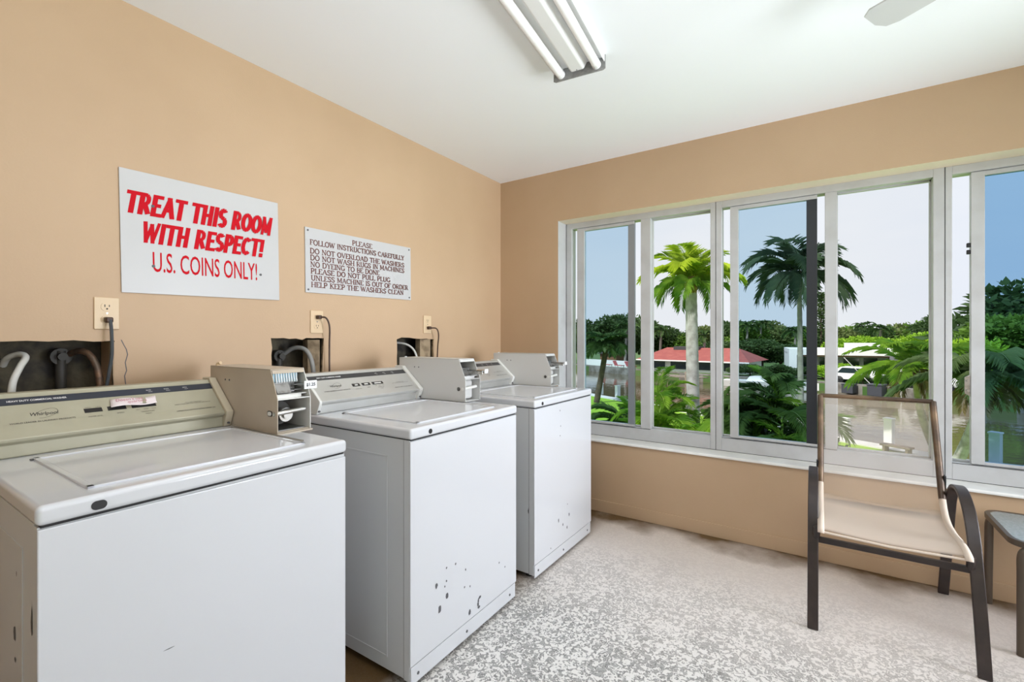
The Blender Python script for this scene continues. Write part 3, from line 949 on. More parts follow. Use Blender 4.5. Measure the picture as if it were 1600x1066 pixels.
    u.box(sl_x, sl_x + 0.004, ty - tw, ty + tw, Z0 + t0, Z0 + t1)
    tagp = u.build('price_tag' if old else 'slide_tip', M['tag_white'], slide, bevel=0.0015)
    TF = Frame((sl_x + 0.004, 0, 0), (0, 1, 0), (0, 0, 1))
    if old:
        u = MB(); letter(u, TF, '$1.25', ty, Z0 + 0.157, 0.034, 0.013, 0.0006, 0.03)
        u.build('lettering', M['dark_ink'], tagp)
    u = MB()
    u.cyl((-0.262, YL - 0.002, Z0 + 0.066), (-0.262, YR - 0.012, Z0 + 0.072), 0.0075, 12)
    u.build('lock_rod', M['chrome'] if old else M['cap_white'], cb, smooth=True)
    u = MB()
    if old:
        u.prism([(-0.287 + a, Z0 + 0.066 + b) for a, b in rounded_rect(-0.016, 0.016, -0.0095, 0.0095, 0.009)], 'y', YL - 0.0008, YL + 0.001)
        u.build('rod_slot', M['grime'], cb)
        u = MB(); u.prism([(-0.287 + a, Z0 + 0.066 + b) for a, b in rounded_rect(-0.010, 0.009, -0.0065, 0.0065, 0.006)], 'y', YL - 0.003, YL)
        u.build('rod_end', M['cap_white'], cb)
        u = MB(); u.cyl((-0.37, YL + 0.05, Z0 + 0.060), (-0.318, YL + 0.05, Z0 + 0.060), 0.040, 24)
        u.build('motor_drum', M['grime'], cb, smooth=True)
        u = MB(); u.cyl((-0.318, YL + 0.058, Z0 + 0.055), (-0.290, YL + 0.058, Z0 + 0.055), 0.024, 20).cyl((-0.29, YL + 0.058, Z0 + 0.055), (-0.28, YL + 0.058, Z0 + 0.055), 0.014, 16)
        u.build('drive_knob', M['chrome'], cb, smooth=True)
        u = MB(); u.box(-0.40, -0.266, YL + 0.006, YR - 0.006, Z0 + 0.006, Z0 + 0.009)
        u.build('coin_tray', M['steel'], cb)
        u = MB(); u.tube([(-0.67, YL + 0.014, Z0 + 0.213), (-0.67, YL + 0.014, Z0 + 0.219)], 0.008, 10).tube([(-0.675, YL + 0.014, Z0 + 0.219), (-0.655, YL + 0.016, Z0 + 0.224)], 0.006, 8)
        u.build('key_knob', M['ivory'], cb)
    else:
        u.cyl((-0.285, YL - 0.002, Z0 + 0.066), (-0.285, YL + 0.001, Z0 + 0.066), 0.010, 14)
        u.build('rod_end', M['steel'], cb)
        u = MB(); u.box(-0.40, -0.282, YL + 0.016, YR - 0.010, Z0 + 0.010, Z0 + 0.106)
        u.build('coin_drawer', A_BOX, cb, bevel=0.014, seg=3)
        u = MB(); u.cyl((-0.67, YL + 0.02, Z0 + 0.212), (-0.67, YL + 0.02, Z0 + 0.218), 0.006, 10)
        u.build('key_knob', M['tag_white'], cb)
    for x in (-0.585, -0.555):
        u = MB(); u.cyl((x, YL - 0.0012, Z0 + 0.165), (x, YL + 0.001, Z0 + 0.165), 0.0035, 8)
        u.build('rivet', M['chip'], cb)
    u = MB()
    u.tube([(-0.30, YR, Z0 + 0.040), (-0.30, YR + 0.012, Z0 + 0.040)], 0.006, 8)
    u.prism([(-0.318, Z0 + 0.020), (-0.272, Z0 + 0.020), (-0.290, Z0 + 0.055), (-0.305, Z0 + 0.055)], 'y', YR + 0.006, YR + 0.014)
    u.build('lock_lug', M['steel'], cb)
    return root

washer('old white top-loading coin washer nearest the camera, with cream console and beige coin box', 0.927, -2.501, 0.009, 'old',
       [(-0.13, 0.53, .012, .001)], [(-0.052, 0.676, .006, .03), (-0.187, 0.610, .009, .018), (-0.181, 0.555, .006, .006), (-0.17, 0.74, .003, .006)], -0.253, 0.007)
w2 = [(-0.101, 0.347), (-0.155, 0.354), (-0.039, 0.298), (-0.155, 0.304), (-0.164, 0.287), (-0.046, 0.23), (-0.01, 0.218), (0.198, 0.229), (0.245, 0.191)]
washer('white coin washer with silver console standing in the middle of the row of three', 0.970, -1.590, 0.010, 'new',
       [(a, b, .004, .005) for a, b in w2] + [(-0.211, 0.31, .008, .010), (-0.151, 0.246, .008, .011), (-0.193, 0.215, .009, .015), (-0.012, 0.113, .008, .013),
        (0.056, 0.142, .010, .006), (0.046, 0.132, .006, .010), (0.043, 0.118, .006, .012), (0.050, 0.104, .010, .006)], [], -0.247)
w3c = [(-0.065, 0.743), (-0.072, 0.691), (-0.072, 0.829), (-0.176, 0.107), (0.018, 0.286)]
washer('white coin washer with silver console farthest along, in the corner beside the window', 0.965, -0.732, -0.006, 'new',
       [(a, b, .004, .005) for a, b in w3c] + [(0.037, 0.22, .006, .012), (-0.088, 0.227, .006, .012), (-0.038, 0.188, .006, .008), (0.013, 0.155, .006, .011)],
       [(-0.035, 0.35, .006, .02)], -0.270)

# handwritten note taped to the old machine's console
P0 = Vector((0.927 - 0.530, 0, Z0 + 0.053)); P1 = Vector((0.927 - 0.648, 0, Z0 + 0.152))
KF = Frame(P0, (0, 1, 0), P1 - P0)
SL = (P1 - P0).length
mb = MB()
grid = []
for i in range(9):
    for j in range(4):
        a = -2.501 - 0.074 + 0.118 * i / 8 + 0.006 * (3 - j) / 3
        b = (0.70 - 0.245 * j / 3 + 0.012 * i / 8) * SL
        grid.append(KF.at(a, b, 0.0035 + 0.004 * math.sin(i * 0.8) + (0.006 if j == 3 else 0.0)))
mb.add(grid, [(i * 4 + j, i * 4 + j + 1, i * 4 + j + 5, i * 4 + j + 4) for i in range(8) for j in range(3)])
note = mb.build('paper_note', M['paper'], smooth=True)
sd = note.modifiers.new('thickness', 'SOLIDIFY'); sd.thickness = 0.0006
tag(note, 'curled pale pink paper note with faint handwriting stuck on the cream washer console', 'note')
mb = MB()
letter(mb, KF, "Doesn't use", -2.524, 0.64 * SL, 0.07, 0.075 * SL, 0.0095, 0.0, 0.2, 0.03)
mb.build('handwriting', M['pink_ink'], note)
mb = MB()
letter(mb, KF, "quarters", -2.507, 0.535 * SL, 0.05, 0.07 * SL, 0.0125, 0.0, 0.2, 0.03)
mb.build('handwriting', M['pink_ink'], note)

# ================================================================== signs
def sign(name, label, cy, cz, w, h, rot):
    o = thing(name, label, 'sign', (0.0, cy, cz))
    o.rotation_euler = (rot, 0, 0)
    mb = MB()
    mb.box(0.001, 0.006, -w / 2, w / 2, -h / 2, h / 2)
    mb.build('board', M['sign'], o, bevel=0.0008, seg=1)
    return o, Frame((0.006, 0, 0), (0, 1, 0), (0, 0, 1))
s1, F1_ = sign('wall_sign', 'large white sign with red capitals about treating the room with respect and coins', -2.155, 1.638, 0.600, 0.463, 0.018)
mb = MB(); heavy_line(mb, F1_, 'TREAT THIS ROOM', -0.286, 0.270, 0.111, 0.086)
mb.build('lettering', M['red_ink'], s1)
mb = MB(); heavy_line(mb, F1_, 'WITH RESPECT!', -0.239, 0.231, 0.004, 0.083)
mb.build('lettering', M['red_ink'], s1)
mb = MB(); letter(mb, F1_, 'U.S. COINS ONLY!', -0.003, -0.107, 0.398, 0.078, 0.0008, 0.006, 0.0)
mb.build('lettering', M['red_ink'], s1)
for a, b in ((-0.198, 0.108), (0.232, 0.122), (-0.20, -0.124), (0.212, -0.118)):
    mb = MB(); mb.tube([F1_.at(a, b, -0.001), F1_.at(a, b, 0.002)], 0.0055, 10)
    mb.build('screw', M['chip'], s1)
s2, F2_ = sign('wall_sign', 'smaller white engraved sign with brown serif instructions about overloading, rugs and dyeing', -1.358, 1.631, 0.720, 0.330, 0.012)
for body, y0, y1, z in (('PLEASE', -1.438, -1.299, 1.759), ('FOLLOW INSTRUCTIONS CAREFULLY', -1.693, -1.055, 1.723), ('DO NOT OVERLOAD THE WASHERS', -1.693, -1.055, 1.679),
                        ('DO NOT WASH RUGS IN MACHINES', -1.692, -1.055, 1.645), ('NO DYEING TO BE DONE', -1.691, -1.250, 1.611), ('PLEASE DO NOT PULL PLUG', -1.690, -1.169, 1.577),
                        ('UNLESS MACHINE IS OUT OF ORDER', -1.689, -1.024, 1.542), ('HELP KEEP THE WASHERS CLEAN', -1.688, -1.062, 1.508)):
    mb = MB(); serif_line(mb, F2_, body, y0 + 1.358, y1 + 1.358, z - 1.631, 0.0255)
    mb.build('lettering', M['brown_ink'], s2)
for a in (-0.345, 0.345):
    for b in (-0.150, 0.150):
        mb = MB(); mb.tube([F2_.at(a, b, -0.001), F2_.at(a, b, 0.002)], 0.005, 10)
        mb.build('screw', M['chip'], s2)

# ================================================================== outlets, cords, hoses
def outlet(label, y, z):
    o = thing('wall_outlet', label, 'outlet', (0, y, z), 0, 'ivory outlets above the washers')
    mb = MB(); mb.box(0.0005, 0.006, -0.036, 0.036, -0.058, 0.058)
    mb.build('plate', M['ivory'], o, bevel=0.003)
    for s in (-1, 1):
        mb = MB(); mb.prism([(a, s * 0.0235 + b) for a, b in rounded_rect(-0.017, 0.017, -0.0145, 0.0145, 0.012)], 'x', 0.005, 0.0075)
        r = mb.build('receptacle', M['ivory'], o)
        mb = MB()
        mb.box(0.0072, 0.0079, -0.0075, -0.005, s * 0.0235 - 0.001, s * 0.0235 + 0.0085).box(0.0072, 0.0079, 0.005, 0.0075, s * 0.0235, s * 0.0235 + 0.0075)
        mb.cyl((0.0072, 0, s * 0.0235 - 0.007), (0.0079, 0, s * 0.0235 - 0.007), 0.003, 8)
        mb.build('slots', M['grime'], r)
    mb = MB(); mb.cyl((0.0055, 0, 0), (0.0072, 0, 0), 0.003, 8)
    mb.build('screw', M['chrome'], o)
    return o
outlet('ivory wall outlet below the red-lettered sign, cord in its lower socket', -2.493, 1.321)
outlet('ivory wall outlet below the left end of the instruction sign, cord in its upper socket', -1.652, 1.314)
outlet('ivory wall outlet nearest the corner of the room, dark cord in its lower socket', -0.848, 1.320)

def cord(label, plug_at, pts, m, r=0.0045):
    o = thing('power_cord', label, 'cord', plug_at, 0, 'washer power cords')
    pa = Vector(plug_at)
    mb = MB()
    mb.box(0.0, 0.026, -0.011, 0.011, -0.010, 0.010)
    mb.build('plug', M['cord_brown'], o, bevel=0.005)
    mb = MB()
    mb.tube([p - pa for p in smooth_path(pts, 8)], r, 8)
    mb.build('cable', m, o, smooth=True)
cord('flat cord hanging straight down from the outlet at left into the large hole', (0.0082, -2.492, 1.297),
     [(0.030, -2.490, 1.297), (0.036, -2.488, 1.25), (0.034, -2.487, 1.17), (0.028, -2.494, 1.10), (0.026, -2.502, 1.02), (0.05, -2.50, 0.9)], M['cord_grey'], 0.0055)
cord('black cord arching from the middle outlet and down past the middle hole', (0.0082, -1.651, 1.338),
     [(0.030, -1.648, 1.338), (0.050, -1.630, 1.333), (0.052, -1.612, 1.29), (0.040, -1.604, 1.20), (0.034, -1.600, 1.08), (0.04, -1.60, 0.9)], M['cord_brown'])
cord('dark cord arching from the outlet nearest the corner, down past the small hole', (0.0082, -0.847, 1.297),
     [(0.030, -0.842, 1.297), (0.055, -0.815, 1.292), (0.055, -0.795, 1.25), (0.040, -0.787, 1.17), (0.034, -0.785, 1.06), (0.04, -0.785, 0.9)], M['cord_brown'])

def hose(name, label, pts, m, r, valve=None):
    o = thing(name, label, 'hose', pts[0])
    p0 = Vector(pts[0])
    mb = MB(); mb.tube([p - p0 for p in smooth_path(pts, 8)], r, 10)
    mb.build('tube', m, o, smooth=True)
    if valve:
        vp = Vector(valve) - p0
        mb = MB()
        mb.cyl(vp + Vector((-0.04, 0, 0)), vp + Vector((0.0, 0, 0)), 0.030, 14).cyl(vp + Vector((-0.01, 0, -0.16)), vp + Vector((-0.01, 0, 0.02)), 0.016, 12)
        mb.cyl(vp + Vector((0.0, 0, 0)), vp + Vector((0.02, 0, 0)), 0.014, 10)
        mb.build('valve', M['grime'], o, smooth=True)
hose('drain_hose', 'milky plastic hose looping out of the large wall hole at far left', [(0.06, -2.742, 0.96), (0.045, -2.735, 1.08), (0.02, -2.715, 1.135), (-0.015, -2.695, 1.168), (-0.05, -2.705, 1.178), (-0.085, -2.725, 1.165), (-0.12, -2.73, 1.14)], M['hose_clear'], 0.0095, (-0.12, -2.765, 1.16))
hose('water_pipe', 'short brown pipe bending down inside the large wall hole', [(-0.13, -2.575, 1.165), (-0.07, -2.55, 1.185), (-0.03, -2.528, 1.165), (-0.01, -2.512, 1.10), (0.0, -2.508, 0.98)], M['pipe'], 0.011, (-0.105, -2.590, 1.165))
hose('drain_hose', 'grey rubber hose curving down out of the middle wall hole', [(-0.13, -1.765, 1.14), (-0.06, -1.74, 1.180), (0.0, -1.712, 1.170), (0.035, -1.698, 1.10), (0.06, -1.70, 0.96)], M['hose_grey'], 0.011, (-0.105, -1.785, 1.14))
hose('drain_hose', 'thin pale hose poking out of the small wall hole nearest the corner', [(-0.13, -1.07, 1.19), (-0.07, -1.035, 1.20), (-0.01, -0.995, 1.18), (0.03, -0.975, 1.12), (0.05, -0.97, 0.98)], M['hose_clear'], 0.007)

# ================================================================== ceiling light and fan
fx = thing('ceiling_light', 'two-tube fluorescent strip light with grey end plate on the white ceiling', 'light fixture', (1.247, -1.157, CEIL), 6.0 * D2R)
mb = MB()
LN = -1.25
pan = [(-0.120, 0.0), (-0.120, -0.030), (-0.116, -0.030), (-0.112, -0.012), (0.112, -0.012), (0.116, -0.030), (0.120, -0.030), (0.120, 0.0)]
mb.prism(pan, 'y', LN, 0.0)
mb.build('pan', M['fixture'], fx, bevel=0.001, seg=1)
mb = MB(); mb.prism([(-0.052, -0.011), (-0.030, -0.050), (0.030, -0.050), (0.052, -0.011)], 'y', LN + 0.012, -0.016)
cv = mb.build('ballast_cover', M['fixture'], fx, bevel=0.008, seg=3)
mb = MB(); mb.cyl((0.0, -0.03, -0.0505), (0.0, -0.03, -0.052), 0.0025, 8)
mb.build('screw', M['chip'], cv)
for yy in (0.0, LN):
    mb = MB()
    ep = [(-0.123, 0.0), (-0.123, -0.060), (-0.112, -0.066), (0.112, -0.066), (0.123, -0.060), (0.123, 0.0)]
    mb.prism(ep, 'y', yy - 0.002, yy + 0.002)
    mb.build('end_plate', M['fixture_grey'], fx)
for xx in (-0.085, 0.085):
    mb = MB(); mb.tube([(xx, -0.030, -0.040), (xx, LN + 0.030, -0.040)], 0.0185, 16)
    tb = mb.build('tube', M['tube'], fx, smooth=True)
    for y0, y1 in ((-0.004, -0.032), (LN + 0.004, LN + 0.032)):
        mb = MB(); mb.tube([(xx, y0, -0.040), (xx, y1, -0.040)], 0.0195, 14)
        mb.box(xx - 0.010, xx + 0.010, min(y0, y1), max(y0, y1), -0.036, -0.012)
        mb.build('lamp_holder', M['fixture'], tb, smooth=True)
# the tubes' own light, shining down from the fixture
for xx in (-0.085, 0.085):
    d = bpy.data.lights.new('tube_light', 'AREA')
    d.shape, d.size, d.size_y, d.energy, d.color = 'RECTANGLE', 0.03, 1.1, 4.0, (1.0, 0.98, 0.95)
    o = bpy.data.objects.new('tube_light', d); COL.objects.link(o)
    o.parent = fx; o.location = (xx, LN / 2, -0.062)

fan = thing('ceiling_fan', 'white ceiling fan of which one pale blade tip reaches into view', 'ceiling fan', (2.69, -1.385, CEIL))
mb = MB(); mb.tube([(0, 0, 0), (0, 0, -0.05)], [0.07, 0.05], 20); mb.build('canopy', M['fan'], fan, smooth=True)
mb = MB(); mb.cyl((0, 0, -0.05), (0, 0, -0.14), 0.012, 12); mb.build('downrod', M['fan'], fan, smooth=True)
mb = MB(); mb.tube([(0, 0, -0.13), (0, 0, -0.15), (0, 0, -0.22), (0, 0, -0.25)], [0.05, 0.10, 0.10, 0.05], 24); mb.build('motor', M['fan'], fan, smooth=True)
for i in range(5):
    a = (146 - 72 * i) * D2R
    mb = MB()
    mb.prism([(0.10, -0.045), (0.16, -0.055), (0.42, -0.066), (0.455, -0.055), (0.47, -0.02), (0.465, 0.045), (0.44, 0.064), (0.16, 0.055), (0.10, 0.045)], 'z', -0.003, 0.003)
    bl = mb.build('blade', M['fan'], fan, bevel=0.001, seg=1)
    bl.location = (0, 0, -0.20)
    bl.rotation_euler = (0.10, 0, a)

# ================================================================== chair and side table
ch = thing('patio_chair', 'brown metal patio chair with see-through beige mesh sling below the window', 'chair', (2.392, -0.40, 0))
OY = 0.40
side = [(-0.745, 0.0), (-0.700, 0.16), (-0.645, 0.33), (-0.595, 0.455), (-0.535, 0.535), (-0.455, 0.582), (-0.370, 0.592), (-0.295, 0.570), (-0.235, 0.510), (-0.200, 0.42), (-0.165, 0.30), (-0.115, 0.14), (-0.072, 0.0)]
for sx in (-0.258, 0.262):
    mb = MB(); mb.band([(sx, y + OY, z) for y, z in smooth_path([(0, a, b) for a, b in side], 5) and [(p.y, p.z) for p in smooth_path([(0, a, b) for a, b in side], 5)]], 0.020, 0.015, (1, 0, 0))
    mb.build('arm_and_legs', M['bronze'], ch, bevel=0.004)
rail = [(-0.700, 0.400), (-0.690, 0.414), (-0.600, 0.424), (-0.470, 0.416), (-0.370, 0.422), (-0.300, 0.448), (-0.255, 0.500), (-0.215, 0.575), (-0.173, 0.660), (-0.105, 0.790), (-0.042, 0.918)]
RP = [(p.y, p.z) for p in smooth_path([(0, a, b) for a, b in rail], 5)]
for sx in (-0.229, 0.229):
    cut = next(i for i, q in enumerate(RP) if q[1] > 0.50 and q[0] > -0.28)
    mb = MB(); mb.tube([(sx, y + OY, z) for y, z in RP[cut - 1:]], 0.0138, 10)
    mb.build('back_rail', M['bronze_tube'], ch, smooth=True)
    mb = MB(); mb.tube([(sx, y + OY, z) for y, z in RP[:cut]], 0.0130, 10)
    mb.build('rail_sleeve', M['hem'], ch, smooth=True)
mb = MB(); mb.tube([(-0.229, -0.042 + OY, 0.918), (0.229, -0.042 + OY, 0.918)], 0.0115, 10)
mb.build('top_rail', M['bronze_tube'], ch, smooth=True)
for z_, y_ in ((0.345, -0.632), (0.405, -0.235)):
    mb = MB(); mb.box(-0.245, 0.245, y_ + OY - 0.009, y_ + OY + 0.009, z_ - 0.0125, z_ + 0.0125)
    mb.build('cross_bar', M['bronze'], ch, bevel=0.003)
for sx in (-0.243, 0.243):
    mb = MB(); mb.cyl((sx, -0.655 + OY, 0.405), (sx * 1.0 + 0.004 * (1 if sx > 0 else -1), -0.632 + OY, 0.350), 0.014, 10)
    mb.build('bracket', M['bronze'], ch, smooth=True)
    mb = MB(); mb.cyl((sx - 0.006, -0.225 + OY, 0.47), (sx + 0.006, -0.225 + OY, 0.47), 0.010, 10).box(sx - 0.004, sx + 0.004, -0.225 + OY, -0.195 + OY, 0.47, 0.60)
    mb.build('hinge_plate', M['black'], ch)
mb = MB()
sp = [(y + OY, z + 0.004) for y, z in RP]
nx = 12
vv = []
for y, z in sp:
    for i in range(nx + 1):
        x = -0.226 + 0.452 * i / nx
        sag = 0.012 * math.sin(PI * i / nx)
        vv.append((x, y + (sag * 0.6 if z > 0.5 else 0), z - (sag if z <= 0.5 else sag * 0.3)))
mb.add(vv, [(j * (nx + 1) + i, j * (nx + 1) + i + 1, (j + 1) * (nx + 1) + i + 1, (j + 1) * (nx + 1) + i) for j in range(len(sp) - 1) for i in range(nx)])
mb.build('sling', M['sling'], ch, smooth=True)
mb = MB()
mb.tube([(-0.226, -0.700 + OY, 0.404), (0, -0.700 + OY, 0.396), (0.226, -0.700 + OY, 0.404)], 0.005, 8)
mb.build('hem', M['hem'], ch)
mb = MB()
mb.add([(-0.222, -0.0655 + OY, 0.876), (0.222, -0.0655 + OY, 0.876), (0.222, -0.045 + OY, 0.915), (-0.222, -0.045 + OY, 0.915)], [(0, 1, 2, 3)])
mb.build('hem', M['sling'], ch)

tb = thing('side_table', 'small bronze side table with grey glass top at the right edge beside the chair', 'table', (3.01, -0.275, 0))
TH = 0.437
rr = rounded_rect(-0.225, 0.225, -0.215, 0.215, 0.07, 8)
ri = rounded_rect(-0.208, 0.208, -0.198, 0.198, 0.058, 8)
mb = MB()
n = len(rr)
vv = [(a, b, TH - 0.024) for a, b in rr] + [(a, b, TH) for a, b in rr] + [(a, b, TH) for a, b in ri] + [(a, b, TH - 0.024) for a, b in ri]
mb.add(vv, [(k * n + i, k * n + (i + 1) % n, ((k + 1) % 4) * n + (i + 1) % n, ((k + 1) % 4) * n + i) for k in range(4) for i in range(n)])
mb.build('rim', M['table_frame'], tb, bevel=0.002)
mb = MB(); mb.prism(ri, 'z', TH - 0.008, TH - 0.002)
mb.build('glass_top', M['table_glass'], tb)
for sx in (-1, 1):
    for sy in (-1, 1):
        mb = MB()
        ux, uy = sx * 0.196, sy * 0.206
        pts = smooth_path([(ux - sx * 0.06, uy - sy * 0.03, TH - 0.030), (ux - sx * 0.02, uy - sy * 0.01, TH - 0.032), (ux, uy, TH - 0.055), (ux + sx * 0.002, uy + sy * .004, TH - 0.15), (ux + sx * 0.004, uy + sy * 0.01, 0.0)], 5)
        mb.tube(pts, 0.0155, 10)
        mb.build('leg', M['table_frame'], tb, smooth=True)

# ================================================================== outdoors: lawn, canal, far bank
M['lawn'] = mat('mown_lawn', (0.22, 0.44, 0.02), 0.9, var=(0.6, (0.30, 0.50, 0.03), 0.35, 0.7), bump=(30, 0.4, 0.05))
M['far_grass'] = mat('far_grass', (0.06, 0.14, 0.03), 0.9, var=(0.3, (0.10, 0.15, 0.05), 0.4, 0.7))
M['concrete'] = mat('white_concrete', (0.72, 0.71, 0.69), 0.7, var=(1.5, (0.60, 0.59, 0.57), 0.4, 0.7))
M['stone'] = mat('grey_bank_stone', (0.26, 0.25, 0.23), 0.8, var=(1.2, (0.14, 0.13, 0.11), 0.4, 0.6))
M['wood_dock'] = mat('weathered_dock_wood', (0.30, 0.25, 0.20), 0.8, var=(3, (0.18, 0.15, 0.12), 0.4, 0.6))
M['white_wall'] = mat('white_house_render', (0.80, 0.80, 0.80), 0.7)
M['roof_red'] = mat('red_roof_tiles', (0.30, 0.072, 0.062), 0.7, var=(1.5, (0.36, 0.10, 0.08), 0.4, 0.7))
M['roof_dark'] = mat('dark_roof', (0.05, 0.05, 0.055), 0.7)
M['house_glass'] = mat('dark_house_glass', (0.02, 0.035, 0.045), 0.1)
M['house_wood'] = mat('brown_soffit_wood', (0.22, 0.11, 0.06), 0.6)
M['house_grey'] = mat('grey_cladding', (0.20, 0.20, 0.22), 0.6)
M['hull'] = mat('white_boat_hull', (0.80, 0.81, 0.82), 0.3)
M['trunk_grey'] = mat('ringed_grey_palm_trunk', (0.45, 0.45, 0.47), 0.85, var=(5, (0.28, 0.27, 0.27), 0.4, 0.65))
M['trunk_brown'] = mat('brown_bark', (0.12, 0.085, 0.06), 0.9, var=(4, (0.07, 0.05, 0.04), 0.4, 0.6))
M['trunk_pale'] = mat('pale_slender_trunk', (0.34, 0.31, 0.28), 0.85, var=(5, (0.24, 0.22, 0.2), 0.4, 0.65))
M['crownshaft'] = mat('fibrous_palm_boot', (0.45, 0.30, 0.14), 0.85, var=(14, (0.20, 0.16, 0.06), 0.4, 0.6))
M['palm_lime'] = leaf_mat('lime_palm_leaf', (0.22, 0.38, 0.03), (0.55, 0.66, 0.05), 1.1)
M['palm_green'] = leaf_mat('green_palm_leaf', (0.04, 0.10, 0.035), (0.10, 0.18, 0.05), 1.2)
M['palm_blue'] = leaf_mat('grey_green_palm_leaf', (0.08, 0.15, 0.07), (0.20, 0.28, 0.12), 1.2)
M['palm_steel'] = leaf_mat('dull_blue_green_palm_leaf', (0.05, 0.10, 0.065), (0.11, 0.17, 0.10), 1.2)
M['palm_fresh'] = leaf_mat('fresh_palm_leaf', (0.10, 0.26, 0.03), (0.28, 0.46, 0.05), 2.0)
M['palm_dry'] = leaf_mat('dry_palm_leaf', (0.26, 0.21, 0.13), (0.36, 0.28, 0.16), 2.0)
M['leaf_bright'] = leaf_mat('bright_tree_leaf', (0.20, 0.42, 0.03), (0.36, 0.54, 0.04), 0.7)
M['leaf_mid'] = leaf_mat('mid_green_tree_leaf', (0.09, 0.20, 0.03), (0.20, 0.33, 0.05), 0.5)
M['leaf_dark'] = leaf_mat('dark_tree_leaf', (0.045, 0.095, 0.03), (0.09, 0.15, 0.045), 0.4)
M['leaf_olive'] = leaf_mat('olive_tree_leaf', (0.12, 0.18, 0.05), (0.21, 0.25, 0.09), 0.5)
M['planter'] = mat('dark_planter', (0.05, 0.055, 0.07), 0.6)
M['cushion_red'] = mat('faded_red_cushion', (0.45, 0.12, 0.12), 0.8)

def water_mat():
    m = bpy.data.materials.new('murky_canal_water')
    m.use_nodes = True
    nt = m.node_tree
    b = nt.nodes['Principled BSDF']
    b.inputs['Base Color'].default_value = (0.12, 0.095, 0.052, 1)
    b.inputs['Roughness'].default_value = 0.06
    b.inputs['IOR'].default_value = 1.33
    tc = nt.nodes.new('ShaderNodeTexCoord')
    n = nt.nodes.new('ShaderNodeTexNoise')
    n.inputs['Scale'].default_value = 1.3
    n.inputs['Detail'].default_value = 3
    bp = nt.nodes.new('ShaderNodeBump')
    bp.inputs['Strength'].default_value = 0.06
    bp.inputs['Distance'].default_value = 0.3
    nt.links.new(tc.outputs['Object'], n.inputs['Vector'])
    nt.links.new(n.outputs[0], bp.inputs['Height'])
    nt.links.new(bp.outputs[0], b.inputs['Normal'])
    return m
M['water'] = water_mat()
GZ, CAPZ, WZ = -2.9, -2.85, -3.6
near = [(-60, 56.0), (-11.8, 28.3), (-2.7, 23.4), (2.8, 20.2), (5.6, 18.7), (40, 0.5)]
far = [(-70, 84.0), (-25.4, 58.4), (-11.1, 51.3), (-5.6, 49.5), (3.2, 47.0), (7.3, 44.6), (10.5, 41.8), (12.8, 39.6), (50, 14.0)]
def poly_z(name, pts, z0, z1, m, kind='structure'):
    mb = MB(); mb.prism(pts, 'z', z0, z1)
    return mb.build(name, m, kind=kind)
poly_z('ground_lawn', near + [(40, -20), (-60, -20)], GZ - 1.2, GZ, M['lawn'])
poly_z('ground_far_bank', far[::-1] + [(-260, 84), (-260, 330), (260, 330), (260, 14)], GZ - 1.2, GZ, M['far_grass'])
mb = MB(); mb.add([(-300, -30, WZ), (300, -30, WZ), (300, 320, WZ), (-300, 320, WZ)], [(0, 1, 2, 3)])
mb.build('canal_water', M['water'], kind='structure')
def cap_strip(name, line, w, z0, z1, m, side):
    mb = MB()
    for a, b in zip(line[:-1], line[1:]):
        d = Vector((b[0] - a[0], b[1] - a[1])).normalized(); n = Vector((-d.y, d.x)) * w * side
        mb.prism([(a[0] - d.x * .02, a[1]), (b[0] + d.x * .02, b[1]), (b[0] + n.x, b[1] + n.y), (a[0] + n.x, a[1] + n.y)], 'z', z0, z1)
    return mb.build(name, m, kind='structure')
cap_strip('trim_4', near, 0.75, CAPZ - 0.85, CAPZ, M['concrete'], -1)
cap_strip('trim_5', far, 0.8, GZ - 0.8, GZ + 0.12, M['stone'], 1)

# ------------------------------------------------------------------ plants
def leaf_quad(mb, p, d, up, l, w):
    d = d.normalized()
    s = d.cross(up)
    if s.length < 1e-4: s = d.orthogonal()
    s = s.normalized() * w / 2
    mb.add([p, p + d * l * 0.45 + s, p + d * l, p + d * l * 0.45 - s], [(0, 1, 2, 3)])

def frond_mesh(name, m, L, a0, a1, n, ll, lw, droop, seed, fold=0.5, rach=0.014, stalk=0.12):
    """one feather-shaped frond along +x, arching from elevation a0 to a1"""
    r = random.Random(seed)
    pts, ang = [Vector((0, 0, 0))], []
    N = 14
    for i in range(N):
        a = a0 + (a1 - a0) * ((i + .5) / N) ** 1.2
        ang.append(a)
        pts.append(pts[-1] + Vector((math.cos(a), 0, math.sin(a))) * L / N)
    mb = MB()
    mb.tube(pts, [rach * (1 - 0.8 * i / N) + 0.002 for i in range(N + 1)], 5)
    for k in range(n):
        t = stalk + (1 - stalk) * (k + .5) / n
        i = min(int(t * N), N - 1)
        p = pts[i] + (pts[i + 1] - pts[i]) * (t * N - i)
        tg = (pts[i + 1] - pts[i]).normalized()
        upv = Vector((-tg.z, 0, tg.x))
        ln = ll * (0.45 + 0.55 * math.sin(PI * min(1, 0.15 + t * 0.85))) * r.uniform(.85, 1.1)
        for s in (-1, 1):
            d = (tg * (0.55 + 0.5 * t) + Vector((0, s, 0)) * (1.0 - 0.25 * t) + upv * (fold * (1 - t) + r.uniform(-.12, .12)))
            d.normalize()
            mid = p + d * ln * 0.5
            d2 = (d + Vector((0, 0, -droop * r.uniform(.6, 1.3)))).normalized()
            end = mid + d2 * ln * 0.5
            side = d.cross(Vector((0, 0, 1)) if abs(d.z) < .9 else Vector((1, 0, 0))).normalized() * lw / 2
            mb.add([p, mid + side, end, mid - side], [(0, 1, 2), (0, 2, 3)])
    return mb.mesh(name, m)

def trunk_obj(name, pts, radii, m, parent, rings=None):
    mb = MB(); mb.tube(pts, radii, 14)
    return mb.build(name, m, parent, smooth=True)

